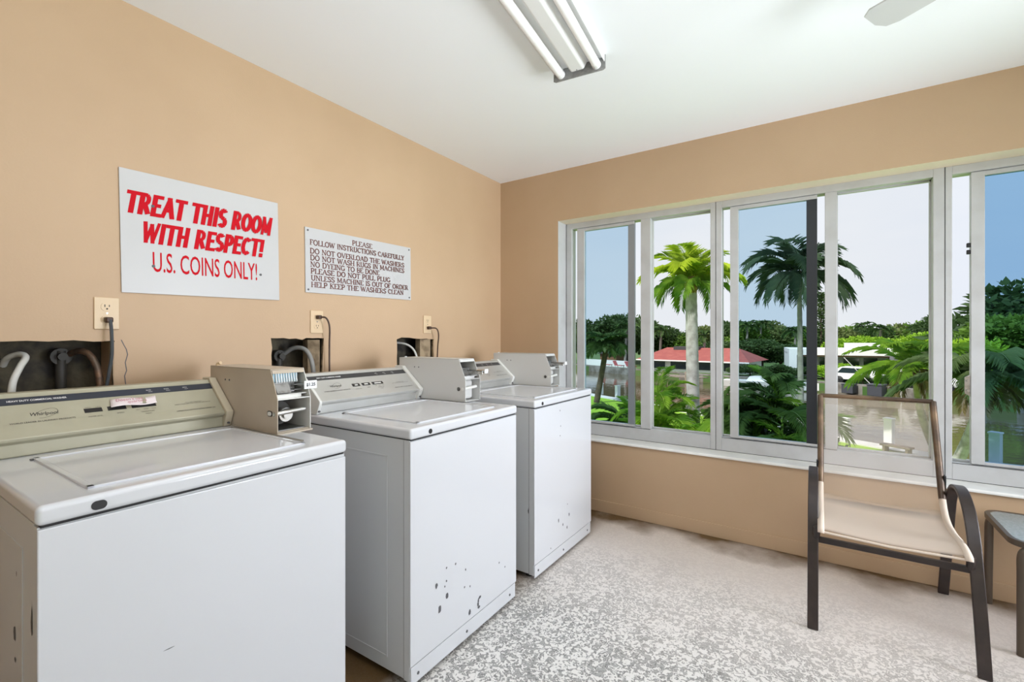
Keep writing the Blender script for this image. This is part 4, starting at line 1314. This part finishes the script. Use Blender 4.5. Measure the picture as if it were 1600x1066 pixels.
def palm(name, label, base, top, rad, trunk_m, fronds, group=None, boot=None, cat='palm tree', bend=0.0, seed=1, rings=True):
    """fronds: list of (mesh, count, azimuth offset, tilt)"""
    o = thing(name, label, cat, base, 0, group)
    b, t = Vector(base), Vector(top)
    d = t - b
    perp = Vector((d.y, -d.x, 0)).normalized() if (abs(d.x) + abs(d.y)) > 1e-3 else Vector((1, 0, 0))
    N = 40 if rings else 8
    pts, rr = [], []
    for i in range(N + 1):
        u = i / N
        p = d * u + perp * bend * math.sin(PI * u) - Vector((0, 0, abs(bend) * 0.0))
        pts.append(p)
        rr.append(rad[0] + (rad[1] - rad[0]) * u + (0.006 if (rings and i % 2) else 0))
    trunk_obj('trunk', pts, rr, trunk_m, o)
    if boot:
        mb = MB()
        mb.tube([d + Vector((0, 0, -0.05)), d + Vector((0, 0, boot[1] * .5)), d + Vector((0, 0, boot[1]))], [rad[1] * 1.02, rad[1] * 1.25, rad[1] * .6], 12)
        mb.build('crown_base', boot[0], o, smooth=True)
    r = random.Random(seed)
    top_v = d + Vector((0, 0, (boot[1] * .7 if boot else 0)))
    for me, cnt, off, tilt in fronds:
        for i in range(cnt):
            f = bpy.data.objects.new('frond', me)
            COL.objects.link(f)
            f.parent = o
            f.location = top_v + Vector((0, 0, r.uniform(-.04, .04)))
            f.rotation_euler = Euler((r.uniform(-.25, .25), tilt + r.uniform(-.14, .14), off + 2 * PI * i / cnt + r.uniform(-.25, .25)))
            s = r.uniform(.85, 1.08)
            f.scale = (s, s, s)
    return o

# tall palm just outside, lime-green crown
fa = frond_mesh('frond', M['palm_lime'], 1.45, 1.35, -0.05, 30, 0.56, 0.021, 0.5, 1, fold=0.7)
fb = frond_mesh('frond', M['palm_lime'], 1.50, 0.80, -0.75, 31, 0.58, 0.021, 0.9, 2)
fc = frond_mesh('frond', M['palm_fresh'], 1.40, 0.20, -1.25, 29, 0.56, 0.021, 1.3, 3)
palm('palm_tree', 'tall palm with smooth pale grey trunk and lime green crown close outside the left window', (-0.69, 10.29, GZ), (-0.77, 10.24, 2.50), (0.185, 0.145), M['trunk_grey'],
     [(fa, 6, 0.3, 0.0), (fb, 8, 0.0, 0.0), (fc, 7, 0.2, 0.0)], boot=(M['crownshaft'], 0.42), seed=4)
# second, slimmer and darker palm farther out
fa = frond_mesh('frond', M['palm_steel'], 2.6, 1.25, -0.65, 30, 1.0, 0.028, 0.6, 5)
fb = frond_mesh('frond', M['palm_steel'], 2.9, 0.75, -1.10, 30, 1.0, 0.028, 0.8, 6)
fc = frond_mesh('frond', M['palm_steel'], 2.3, 0.0, -1.40, 28, 0.95, 0.028, 1.2, 7)
palm('palm_tree', 'slim-trunked palm with dark drooping crown behind the middle window', (1.53, 20.54, GZ), (1.46, 20.50, 3.75), (0.125, 0.085), M['trunk_pale'],
     [(fa, 5, 0.5, 0.0), (fb, 8, 0.1, 0.0), (fc, 8, 0.4, 0.0)], boot=(M['trunk_brown'], 0.4), seed=9)
# two leaning coconut palms by the sea wall at right
fa = frond_mesh('frond', M['palm_fresh'], 2.2, 0.85, -0.45, 34, 0.66, 0.026, 0.7, 11)
fb = frond_mesh('frond', M['palm_fresh'], 2.3, 0.35, -0.85, 34, 0.66, 0.026, 0.9, 12)
fd = frond_mesh('frond', M['palm_dry'], 1.2, -0.5, -1.45, 26, 0.45, 0.040, 1.0, 13)
palm('palm_tree', 'leaning palm with arching fresh green fronds and pale trunk beyond the chair back', (5.66, 18.95, GZ), (4.80, 16.75, 0.25), (0.13, 0.09), M['trunk_pale'],
     [(fa, 6, 0.7, 0.0), (fb, 8, 0.2, 0.0), (fd, 5, 0.0, 0.0)], bend=0.15, seed=21)
fa = frond_mesh('frond', M['palm_blue'], 2.4, 0.7, -0.6, 34, 0.80, 0.028, 0.9, 15)
fb = frond_mesh('frond', M['palm_blue'], 2.6, 0.2, -0.95, 34, 0.84, 0.028, 1.1, 16)
palm('palm_tree', 'leaning palm with grey-green drooping fronds behind the rightmost window', (5.50, 15.90, GZ), (6.10, 15.05, 0.12), (0.15, 0.11), M['trunk_grey'],
     [(fa, 7, 0.4, 0.0), (fb, 9, 0.0, 0.0), (fd, 8, 0.3, 0.0)], bend=-0.12, seed=33)
# cabbage palm on the near lawn at far left
fa = frond_mesh('frond', M['palm_green'], 1.5, 1.0, -0.3, 26, 0.75, 0.085, 0.4, 17)
fb = frond_mesh('frond', M['palm_green'], 1.6, 0.3, -1.1, 26, 0.75, 0.085, 0.7, 18)
palm('palm_tree', 'stout dark palm on the lawn behind the leftmost tinted pane', (-9.6, 24.3, GZ), (-9.0, 24.5, 0.75), (0.19, 0.16), M['trunk_brown'],
     [(fa, 12, 0.0, 0.0), (fb, 16, 0.1, 0.0)], seed=37)

# clumping palms right under the windows
def clump(name, label, base, h, n, me_list, seed, spread=0.5, cat='shrub', group=None):
    o = thing(name, label, cat, base, 0, group)
    r = random.Random(seed)
    stem = MB()
    for i in range(n):
        a = r.uniform(0, 2 * PI)
        rr = spread * math.sqrt(r.uniform(0, 1))
        x, y = rr * math.cos(a), rr * math.sin(a)
        hh = h * r.uniform(.25, 1.0)
        stem.tube([(x * .5, y * .5, 0), (x, y, hh)], [0.035, 0.022], 6)
        for k in range(5):
            f = bpy.data.objects.new('frond', r.choice(me_list))
            COL.objects.link(f)
            f.parent = o
            f.location = (x, y, hh - 0.05 * k)
            f.rotation_euler = (r.uniform(-.2, .2), r.uniform(-.35, .35), r.uniform(0, 2 * PI))
            s = r.uniform(.8, 1.1)
            f.scale = (s, s, s)
    stem.build('stems', M['leaf_mid'], o, smooth=True)
    return o
g1 = frond_mesh('frond', M['palm_fresh'], 1.25, 1.25, 0.1, 32, 0.46, 0.024, 0.35, 41)
g2 = frond_mesh('frond', M['palm_fresh'], 1.3, 0.95, -0.6, 32, 0.46, 0.024, 0.5, 42)
g3 = frond_mesh('frond', M['palm_green'], 1.35, 1.0, -0.7, 34, 0.52, 0.024, 0.5, 43)
clump('areca_palm', 'clump of upright feathery palms close under the middle window', (1.30, 8.30, GZ), 3.0, 9, [g3, g3, g3, g1], 51, 0.48)  # this and the next clump take dark fronds to dim the view
clump('areca_palm', 'darkened palm clump left of the middle tinted pane', (0.62, 8.70, GZ), 2.6, 6, [g3, g3, g3, g2], 52, 0.42)
clump('areca_palm', 'small palm clump with arching tips right of the lime palm trunk', (0.10, 8.9, GZ), 2.3, 3, [g2, g1], 53, 0.25)
clump('areca_palm', 'bushy bright palm clump under the left window', (-1.30, 8.9, GZ), 3.0, 7, [g1, g2, g2], 54, 0.36)
clump('areca_palm', 'low sprawling palm on the lawn at the edge of the left tinted pane', (-2.75, 10.6, GZ), 2.3, 6, [g3, g3, g2], 55, 0.35)

# broad-leaved trees
def crown_mesh(name, m, blobs, n, leaf, seed):
    r = random.Random(seed)
    mb = MB()
    vol = [b[3] * b[4] * b[5] for b in blobs]
    for (x, y, z, rx, ry, rz), vo in zip(blobs, vol):
        cnt = int(n * (vo ** .67) / sum(q ** .67 for q in vol))
        for _ in range(cnt):
            d = Vector((r.gauss(0, 1), r.gauss(0, 1), r.gauss(0, 1))).normalized()
            k = r.uniform(.62, 1.05)
            p = Vector((x + d.x * rx * k, y + d.y * ry * k, z + d.z * rz * k))
            dr = (d + Vector((r.uniform(-.9, .9), r.uniform(-.9, .9), r.uniform(-.7, .5)))).normalized()
            leaf_quad(mb, p, dr, Vector((r.uniform(-1, 1), r.uniform(-1, 1), r.uniform(-.2, 1))), leaf * r.uniform(.7, 1.3), leaf * .55)
    for (x, y, z, rx, ry, rz) in blobs:                            # the dense inner twigs
        u, v_ = 8, 5
        vs, fs = [], []
        for j in range(v_ + 1):
            for i in range(u):
                th, ph = 2 * PI * i / u, PI * j / v_
                q = .66 * r.uniform(.85, 1.1)
                vs.append((x + rx * q * math.sin(ph) * math.cos(th), y + ry * q * math.sin(ph) * math.sin(th), z + rz * q * math.cos(ph)))
        for j in range(v_):
            for i in range(u):
                fs.append((j * u + i, j * u + (i + 1) % u, (j + 1) * u + (i + 1) % u, (j + 1) * u + i))
        mb.add(vs, fs)
    return mb.mesh(name, m)

def blob_set(seed, nb):
    """blobs filling a unit-high crown (z 0.25..1, radius about 0.5)"""
    r = random.Random(seed)
    out = [(0, 0, .62, .36, .36, .30)]
    for i in range(nb):
        a = 2 * PI * i / nb + r.uniform(-.4, .4)
        rr = r.uniform(.18, .36)
        s = r.uniform(.14, .22)
        out.append((rr * math.cos(a), rr * math.sin(a), r.uniform(.38, .80), s, s, s * .85))
    return out
CROWN = {}
for key, m in (('bright', 'leaf_bright'), ('mid', 'leaf_mid'), ('dark', 'leaf_dark'), ('olive', 'leaf_olive')):
    CROWN[key] = [crown_mesh('crown', M[m], blob_set(7 * k + 1, 8), 2600, 0.075, 60 + k) for k in range(2)]
TRUNK = None
def tree(name, label, base, h, w, key, var, rz, group=None, cat='tree', gz=GZ):
    global TRUNK
    o = thing(name, label, cat, base, rz, group)
    c = bpy.data.objects.new('crown', CROWN[key][var % 2]); COL.objects.link(c)
    c.parent = o; c.scale = (w, w, h)
    if TRUNK is None:
        mb = MB(); mb.tube([(0, 0, 0), (0.01, 0, .3), (0, .01, .55)], [.035, .028, .02], 8)
        TRUNK = mb.mesh('trunk', M['trunk_brown'])
    t = bpy.data.objects.new('trunk', TRUNK); COL.objects.link(t)
    t.parent = o; t.scale = (w, w, h)
    return o
R_ = random.Random(8)
far_trees = [(-37.55, 66.61, 4.31), (-28.99, 62.69, 4.21), (-24.49, 66.9, 4.7), (-24.08, 65.56, 4.9), (-23.61, 69.88, 5.37), (-23.2, 76.16, 4.31), (-23.11, 82.22, 2.73), (-19.49, 78.62, 2.98), (-16.25, 78.38, 2.07), (-15.23, 86.27, 3.53), (-12.66, 90.38, 3.35), (-10.07, 87.3, 4.39), (-7.49, 84.21, 3.7), (-6.0, 92.41, 4.47), (-3.63, 98.79, 2.79), (-0.65, 95.97, 3.3), (2.26, 93.11, 2.98), (4.97, 92.5, 2.94), (7.61, 101.47, 3.53), (9.47, 93.1, 2.89), (13.02, 107.47, 3.11), (13.56, 93.42, 3.57), (15.21, 89.71, 3.93), (16.68, 83.48, 4.59)]
for i, (x, y, z) in enumerate(far_trees):
    key = 'dark' if x < -22 else ('mid', 'olive', 'mid', 'dark')[i % 4]
    if x < -22:
        tree('dense_tree', 'dark dense tree beyond the canal at the far left of the view', (x, y, GZ), z - GZ + .2, 8.0 + R_.uniform(-1, 1), key, i, R_.uniform(0, 6), 'dark trees at far left')
    else:
        tree('hazy_tree', 'distant green tree in the treeline behind the canal houses', (x, y, GZ), z - GZ + .2, 8.5 + R_.uniform(-1, 2), key, i, R_.uniform(0, 6), 'distant treeline')
mid_trees = [(-9.98, 68.14, 0.11), (-7.3, 67.3, -0.0), (-5.66, 66.21, 0.17), (-4.2, 67.0, 0.37), (-2.07, 68.6, -0.26), (5.2, 75.84, 1.03), (6.9, 74.57, 1.47), (8.48, 73.22, 1.21), (10.29, 72.02, 1.05), (11.6, 68.09, 1.44), (12.6, 68.5, 1.9)]
for i, (x, y, z) in enumerate(mid_trees):
    if x < 0:
        tree('bushy_tree', 'bushy green tree between the red-roofed house and the white house', (x, y, GZ), z - GZ + .9, 6.5, 'dark', i, R_.uniform(0, 6), 'trees between the houses')
    else:
        tree('bushy_tree', 'bright leafy tree rising behind the flat-roofed white house', (x, y, GZ), z - GZ + .3, 5.5, 'bright', i, R_.uniform(0, 6), 'bright trees behind the white house')
hedge = [(-5.3, 52.03, -2.05), (-3.9, 51.76, -1.78), (-2.55, 52.06, -1.96), (-1.23, 52.34, -1.72), (0.04, 51.99, -2.05), (1.25, 52.19, -1.89), (2.5, 51.9, -1.76), (4.0, 52.0, -1.54), (5.4, 51.5, -1.72), (6.9, 50.9, -1.70), (8.4, 50.3, -1.30), (9.8, 49.4, -1.18), (11.0, 48.0, -1.4)]
for i, (x, y, z) in enumerate(hedge):
    if x < 2:
        tree('hedge_shrub', 'clipped green hedge shrub along the far canal bank', (x, y, GZ), z - GZ + .25, 2.4, 'dark', i, R_.uniform(0, 6), 'hedge on the far bank', 'shrub')
    else:
        tree('garden_shrub', 'bright bushy shrub in front of the white house', (x, y, GZ), z - GZ + .35, 2.6, 'bright', i, R_.uniform(0, 6), 'shrubs before the white house', 'shrub')
for (x, y) in ((9.2, 42.9), (7.0, 45.9), (5.4, 47.1)):
    tree('bank_shrub', 'low dark shrub at the edge of the far bank', (x, y + .6, GZ), 1.0, 1.5, 'dark', int(x), x, 'dark shrubs on the bank edge', 'shrub')
tree('banyan_tree', 'huge dark spreading tree beyond the canal behind the rightmost tinted pane', (20.0, 60.5, GZ), 10.6, 15.0, 'dark', 0, 0.4)
tree('spreading_tree', 'large green tree partly behind the leaning palms at right', (14.9, 51.0, GZ), 6.3, 7.4, 'mid', 1, 1.2)
tree('spreading_tree', 'green garden tree on the far bank beside the leaning palm fronds', (12.4, 45.8, GZ), 4.4, 4.6, 'bright', 0, 2.2)
for i, (x, y, h, lb) in enumerate(((1.05, 9.55, 2.4, 'added dark shrub filling in shade behind the palm clump under the middle window'), (0.25, 10.1, 2.3, 'added dark shrub filling in shade on the lawn left of the middle tinted pane'), (2.05, 9.8, 2.3, 'added dark shrub filling in shade outside at the right end of the middle tinted pane'))):
    tree('added_shade_shrub', lb, (x, y, GZ), h, 1.7, 'dark', i, x, None, 'shrub')  # dark shrubs added to supply deep shade low in the middle window
for (x, y, h) in ((17.5, 44.5, 4.6), (21.0, 43.5, 4.9), (25.0, 42.0, 5.0)):
    tree('dark_shrub', 'dark tall shrub on the shaded far bank at right', (x, y, GZ), h, 5.0, 'dark', int(x), x, 'tall shrubs on the shaded bank', 'shrub')

# little palms in the treeline
pf1 = frond_mesh('frond', M['palm_green'], 2.0, 0.9, -0.7, 14, 0.75, 0.16, 0.6, 71, rach=0.03)
pf2 = frond_mesh('frond', M['palm_green'], 2.1, 0.2, -1.2, 14, 0.75, 0.16, 0.8, 72, rach=0.03)
for i, (x, y, z) in enumerate([(-16.85, 63.57, 3.0), (-10.82, 62.77, 2.3), (-7.59, 79.34, 3.9), (-6.01, 82.79, 4.2), (-0.99, 78.93, 3.0), (8.84, 75.86, 3.1), (-20.72, 60.18, 3.3), (8.28, 97.11, 4.0)]):
    palm('distant_palm', 'small feathery palm standing above the distant treeline', (x, y, GZ), (x + .3, y, z - .8), (0.2, 0.14), M['trunk_pale'], [(pf1, 7, i * .3, 0), (pf2, 7, .4, 0)], 'palms in the treeline', seed=80 + i, rings=False)
# tall narrow pine
o = thing('norfolk_pine', 'tall narrow tiered pine far behind the dark drooping palm', 'tree', (2.51, 87.27, GZ))
mb = MB(); mb.tube([(0, 0, 0), (0, 0, 11.6)], [.25, .03], 8); mb.build('trunk', M['trunk_brown'], o)
mb = MB(); r = random.Random(5)
for k in range(26):
    z = 2.2 + k * .36
    ln = 1.55 * (1 - (k / 27) ** 1.2) + .18
    for i in range(6):
        a = 2 * PI * i / 6 + k * .7 + r.uniform(-.4, .4)
        d = Vector((math.cos(a), math.sin(a), r.uniform(.05, .45)))
        l2 = ln * r.uniform(.6, 1.15)
        for j in range(9):
            leaf_quad(mb, Vector((0, 0, z + r.uniform(-.15, .15))) + d * l2 * j / 9, d * .6 + Vector((r.uniform(-.7, .7), r.uniform(-.7, .7), r.uniform(-.4, .6))), Vector((r.uniform(-1, 1), r.uniform(-1, 1), r.uniform(-.5, 1))), .5, .2)
mb.build('branches', M['leaf_dark'], o)

# ------------------------------------------------------------------ buildings across the canal
def hbox(name, m, parent, *b, bevel=0.0):
    q = MB(); q.box(*b)
    return q.build(name, m, parent, bevel=bevel)
wh = thing('white_house', 'modern flat-roofed white house across the canal behind the chair', 'house', (-0.4, 53.0, GZ), 0.10)
hbox('wall', M['white_wall'], wh, 0, 11.2, 3.2, 9.5, 0, 2.55)
hbox('roof_slab', M['white_wall'], wh, -0.0, 11.5, 0.0, 9.8, 2.35, 2.95)
hbox('side_wall', M['white_wall'], wh, 0, 0.7, 0.0, 3.2, 0, 2.35)
hbox('soffit', M['house_wood'], wh, 0.7, 8.6, 0.15, 3.2, 2.20, 2.35)
hbox('pillar', M['house_grey'], wh, 8.3, 9.2, 0.0, 0.8, 0, 2.45)
hbox('side_wing', M['white_wall'], wh, 9.2, 11.4, 0.4, 3.2, 1.2, 2.0)
hbox('roof_block', M['white_wall'], wh, 5.6, 8.3, 4.0, 6.5, 2.95, 3.55)
hbox('roof_block', M['white_wall'], wh, 10.2, 11.4, 4.0, 6.0, 2.95, 3.2)
for a, b in ((0.9, 2.6), (2.9, 4.6), (5.0, 6.5), (6.7, 8.0)):
    wdw = hbox('window', M['white_wall'], wh, a, b, 3.12, 3.22, 0.5, 2.1)
    hbox('pane', M['house_glass'], wdw, a + .08, b - .08, 3.08, 3.14, 0.58, 2.02)

rh = thing('red_roofed_house', 'low white house with red tiled roof across the canal beside the palm trunk', 'house', (-17.2, 54.6, GZ), -0.13)
hbox('wall', M['white_wall'], rh, 0.6, 12.6, 1.0, 8.0, 0, 1.45)
mb = MB()
mb.add([(0, 0, 1.40), (13.2, 0, 1.40), (13.2, 9.0, 1.40), (0, 9.0, 1.40), (2.2, 4.5, 2.85), (11.0, 4.5, 2.85)],
       [(0, 1, 5, 4), (1, 2, 5), (2, 3, 4, 5), (3, 0, 4), (0, 3, 2, 1)])
mb.build('roof', M['roof_red'], rh)
hbox('roof_box', M['roof_dark'], rh, 3.4, 6.6, 3.6, 5.4, 2.55, 3.0)
hbox('fascia', M['white_wall'], rh, 0, 13.2, -0.05, 0.0, 1.28, 1.42)
for a, b in ((1.3, 3.4), (4.1, 6.2), (6.9, 9.0), (10.2, 11.6)):
    wdw = hbox('window', M['white_wall'], rh, a - .06, b + .06, 0.94, 1.01, 0.25, 1.25)
    hbox('pane', M['house_glass'], wdw, a, b, 0.90, 0.96, 0.30, 1.20)

gw = thing('garden_wall', 'low white garden wall across the canal at far left', 'wall', (-29.0, 62.2, GZ), -0.39)
hbox('panel', M['white_wall'], gw, 0, 10.0, 0, 0.2, 0, 0.9)
hut = thing('garden_hut', 'small grey-roofed garden hut above the white garden wall at far left', 'hut', (-25.6, 62.6, GZ), -0.3)
hbox('posts', M['house_wood'], hut, 0.1, 3.1, 0.1, 2.6, 0, 1.7)
mb = MB(); mb.add([(-.3, -.3, 1.7), (3.5, -.3, 1.7), (3.5, 3.0, 1.7), (-.3, 3.0, 1.7), (.8, 1.35, 2.3), (2.4, 1.35, 2.3)], [(0, 1, 5, 4), (1, 2, 5), (2, 3, 4, 5), (3, 0, 4), (0, 3, 2, 1)])
mb.build('roof', M['roof_dark'], hut)
for i, (x, y) in enumerate(((-23.3, 58.4), (-21.2, 57.4), (-19.2, 56.5))):
    lo = thing('deck_chair', 'faded red deck chair on the far left bank before the white garden wall', 'chair', (x, y, GZ), -0.4, 'red deck chairs')
    mb = MB(); mb.box(0, 1.3, 0, .6, .30, .38); mb.build('seat', M['cushion_red'], lo)
    mb = MB(); mb.prism([(0, .38), (.08, .36), (-.28, .95), (-.36, .92)], 'y', 0, .6); mb.build('backrest', M['cushion_red'], lo)
    for a in (0.08, 1.2):
        for b in (0.05, .55):
            mb = MB(); mb.box(a - .03, a + .03, b - .03, b + .03, 0, .3); mb.build('leg', M['white_wall'], lo)
for nm, lb, x, y, w, h in (('tower_block', 'pale distant tower block just above the trees right of centre', -9.6, 169.3, 5, 7.6), ('tower_block', 'pale distant tower seen in the narrow gap left of the middle tinted pane', -23.0, 160.4, 4.5, 9.0)):
    t = thing(nm, lb, 'building', (x, y, GZ))
    hbox('wall', M['white_wall'], t, -w / 2, w / 2, 0, 4, 0, h)
    for k in range(4):
        hbox('window_band', M['house_glass'], t, -w / 2 + .3, w / 2 - .3, -0.06, 0.02, h - 1.2 - 1.6 * k, h - .5 - 1.6 * k)

# ------------------------------------------------------------------ boats, cars, posts along the water
def boat(label, x, y, rz, L_, group=None):
    o = thing('motor_boat', label, 'boat', (x, y, WZ), rz, group)
    N = 10
    vs, fs = [], []
    for i in range(N + 1):
        u = i / N
        w = 0.95 * (1 - max(0, (u - .55) / .45) ** 2.2) + 0.02
        xx = u * L_
        vs += [(xx, -w, .60 + .2 * u), (xx, -w * .7, -0.05 + .2 * u * u), (xx, w * .7, -0.05 + .2 * u * u), (xx, w, .60 + .2 * u)]
    for i in range(N):
        for k in range(3):
            fs.append((4 * i + k, 4 * i + k + 1, 4 * i + 5 + k, 4 * i + 4 + k))
        fs.append((4 * i + 3, 4 * i, 4 * i + 4, 4 * i + 7))
    fs.append((0, 1, 2, 3))
    mb = MB(); mb.add(vs, fs); mb.build('hull', M['hull'], o)
    mb = MB(); mb.prism([(L_ * .3, .65), (L_ * .62, .70), (L_ * .52, 1.15), (L_ * .34, 1.1)], 'y', -.6, .6); mb.build('cabin', M['hull'], o)
    mb = MB(); mb.prism([(L_ * .53, .82), (L_ * .60, .76), (L_ * .53, 1.10)], 'y', -.61, .61); mb.build('windscreen', M['house_glass'], o)
    mb = MB(); mb.box(-.35, 0.02, -.2, .2, .2, .85); mb.build('outboard_motor', M['planter'], o)
boat('long white boat moored at the far bank behind the middle tinted pane', -6.0, 47.9, -0.27, 8.5)
def car(label, x, y, rz, body):
    o = thing('parked_car', label, 'car', (x, y, GZ), rz)
    mb = MB(); mb.prism([(0, .35), (4.3, .35), (4.35, .75), (3.6, .9), (2.9, 1.45), (1.0, 1.5), (.2, .95), (0, .8)], 'y', 0, 1.75); mb.build('body', body, o, bevel=.06)
    mb = MB(); mb.prism([(.7, .95), (3.2, .95), (2.75, 1.38), (1.1, 1.42)], 'y', -.01, 1.76); mb.build('windows', M['house_glass'], o)
    for a in (.85, 3.4):
        for b in (0, 1.55):
            mb = MB(); mb.cyl((a, b, .33), (a, b + .2, .33), .33, 14); mb.build('wheel', M['black'], o)
car('white car parked before the white house, left of the other pale car', 2.9, 48.6, -0.30, M['hull'])
car('pale covered car parked before the white house, right of the other car', 7.6, 46.2, -0.6, M['hull'])
for i, (x, y, h) in enumerate(((-10.9, 28.1, .75), (-9.3, 27.2, .75), (3.08, 20.25, .75), (4.41, 19.6, .95), (6.96, 18.15, .95), (-2.2, 23.3, .75))):
    o = thing('mooring_post', 'white square mooring post on the near sea wall', 'post', (x, y, CAPZ), -0.5, 'white mooring posts')
    mb = MB(); mb.box(-.13, .13, -.13, .13, 0, h); mb.build('shaft', M['white_wall'], o)
    mb = MB(); mb.box(-.16, .16, -.16, .16, h, h + .06); mb.build('cap', M['white_wall'], o, bevel=.02)
for x, y, s, lb in ((4.33, 45.6, 0.85, 'dark square box at the far bank, left of the two above the chair'), (6.1, 44.6, 1.0, 'larger dark box at the far bank, right of the two above the chair')):
    o = thing('bank_box', lb, 'box', (x, y, WZ + .1), -0.4)
    mb = MB(); mb.cyl((0, 0, -.6), (0, 0, 0.0), .12, 10); mb.build('post', M['wood_dock'], o)
    mb = MB(); mb.box(-s / 2, s / 2, -s / 2, s / 2, 0, s * .85); mb.build('body', M['planter'], o, bevel=.04)
    mb = MB(); mb.box(-s * .54, s * .54, -s * .54, s * .54, s * .85, s * .95); mb.build('lid', M['planter'], o, bevel=.02)
o = thing('dock_pole', 'thin white pole standing at the far bank above the right of the chair', 'pole', (7.6, 44.35, WZ - .3))
mb = MB(); mb.cyl((0, 0, 0), (0, 0, 3.0), .07, 10); mb.build('shaft', M['white_wall'], o)
mb = MB(); mb.cyl((0, 0, 3.0), (0, 0, 3.06), .09, 10); mb.build('cap', M['white_wall'], o)
o = thing('outrigger_pole', 'long thin slanting white pole in front of the white house', 'pole', (5.9, 46.9, GZ + .1))
mb = MB(); mb.cyl((0, 0, 0), (-1.9, -0.6, 2.3), .03, 8); mb.build('rod', M['white_wall'], o)
mb = MB(); mb.box(-.15, .15, -.15, .15, -.1, .1); mb.build('mount', M['planter'], o)
bn = thing('lawn_bench', 'low brown bench on the lawn edge by the sea wall', 'bench', (4.0, 18.3, GZ), -0.5)
mb = MB(); mb.box(0, .9, 0, .35, .22, .28); mb.build('seat', M['wood_dock'], bn)
for a in (.08, .76):
    mb = MB(); mb.box(a, a + .08, .02, .33, 0, .22); mb.build('leg', M['wood_dock'], bn)
dk = thing('wooden_dock', 'weathered wooden dock along the far bank left of the lime palm trunk', 'dock', (-14.0, 50.6, WZ), -0.42)
mb = MB()
for i in range(14):
    mb.box(i * .5, i * .5 + .46, -1.6, 0.6, .62, .70)
mb.build('deck', M['wood_dock'], dk)
for i in range(3):
    mb = MB(); mb.cyl((i * 2.9 + .1, -1.65, -.5), (i * 2.9 + .1, -1.65, 1.3), .13, 10); mb.build('piling', M['wood_dock'], dk)

bpy.context.view_layer.update()
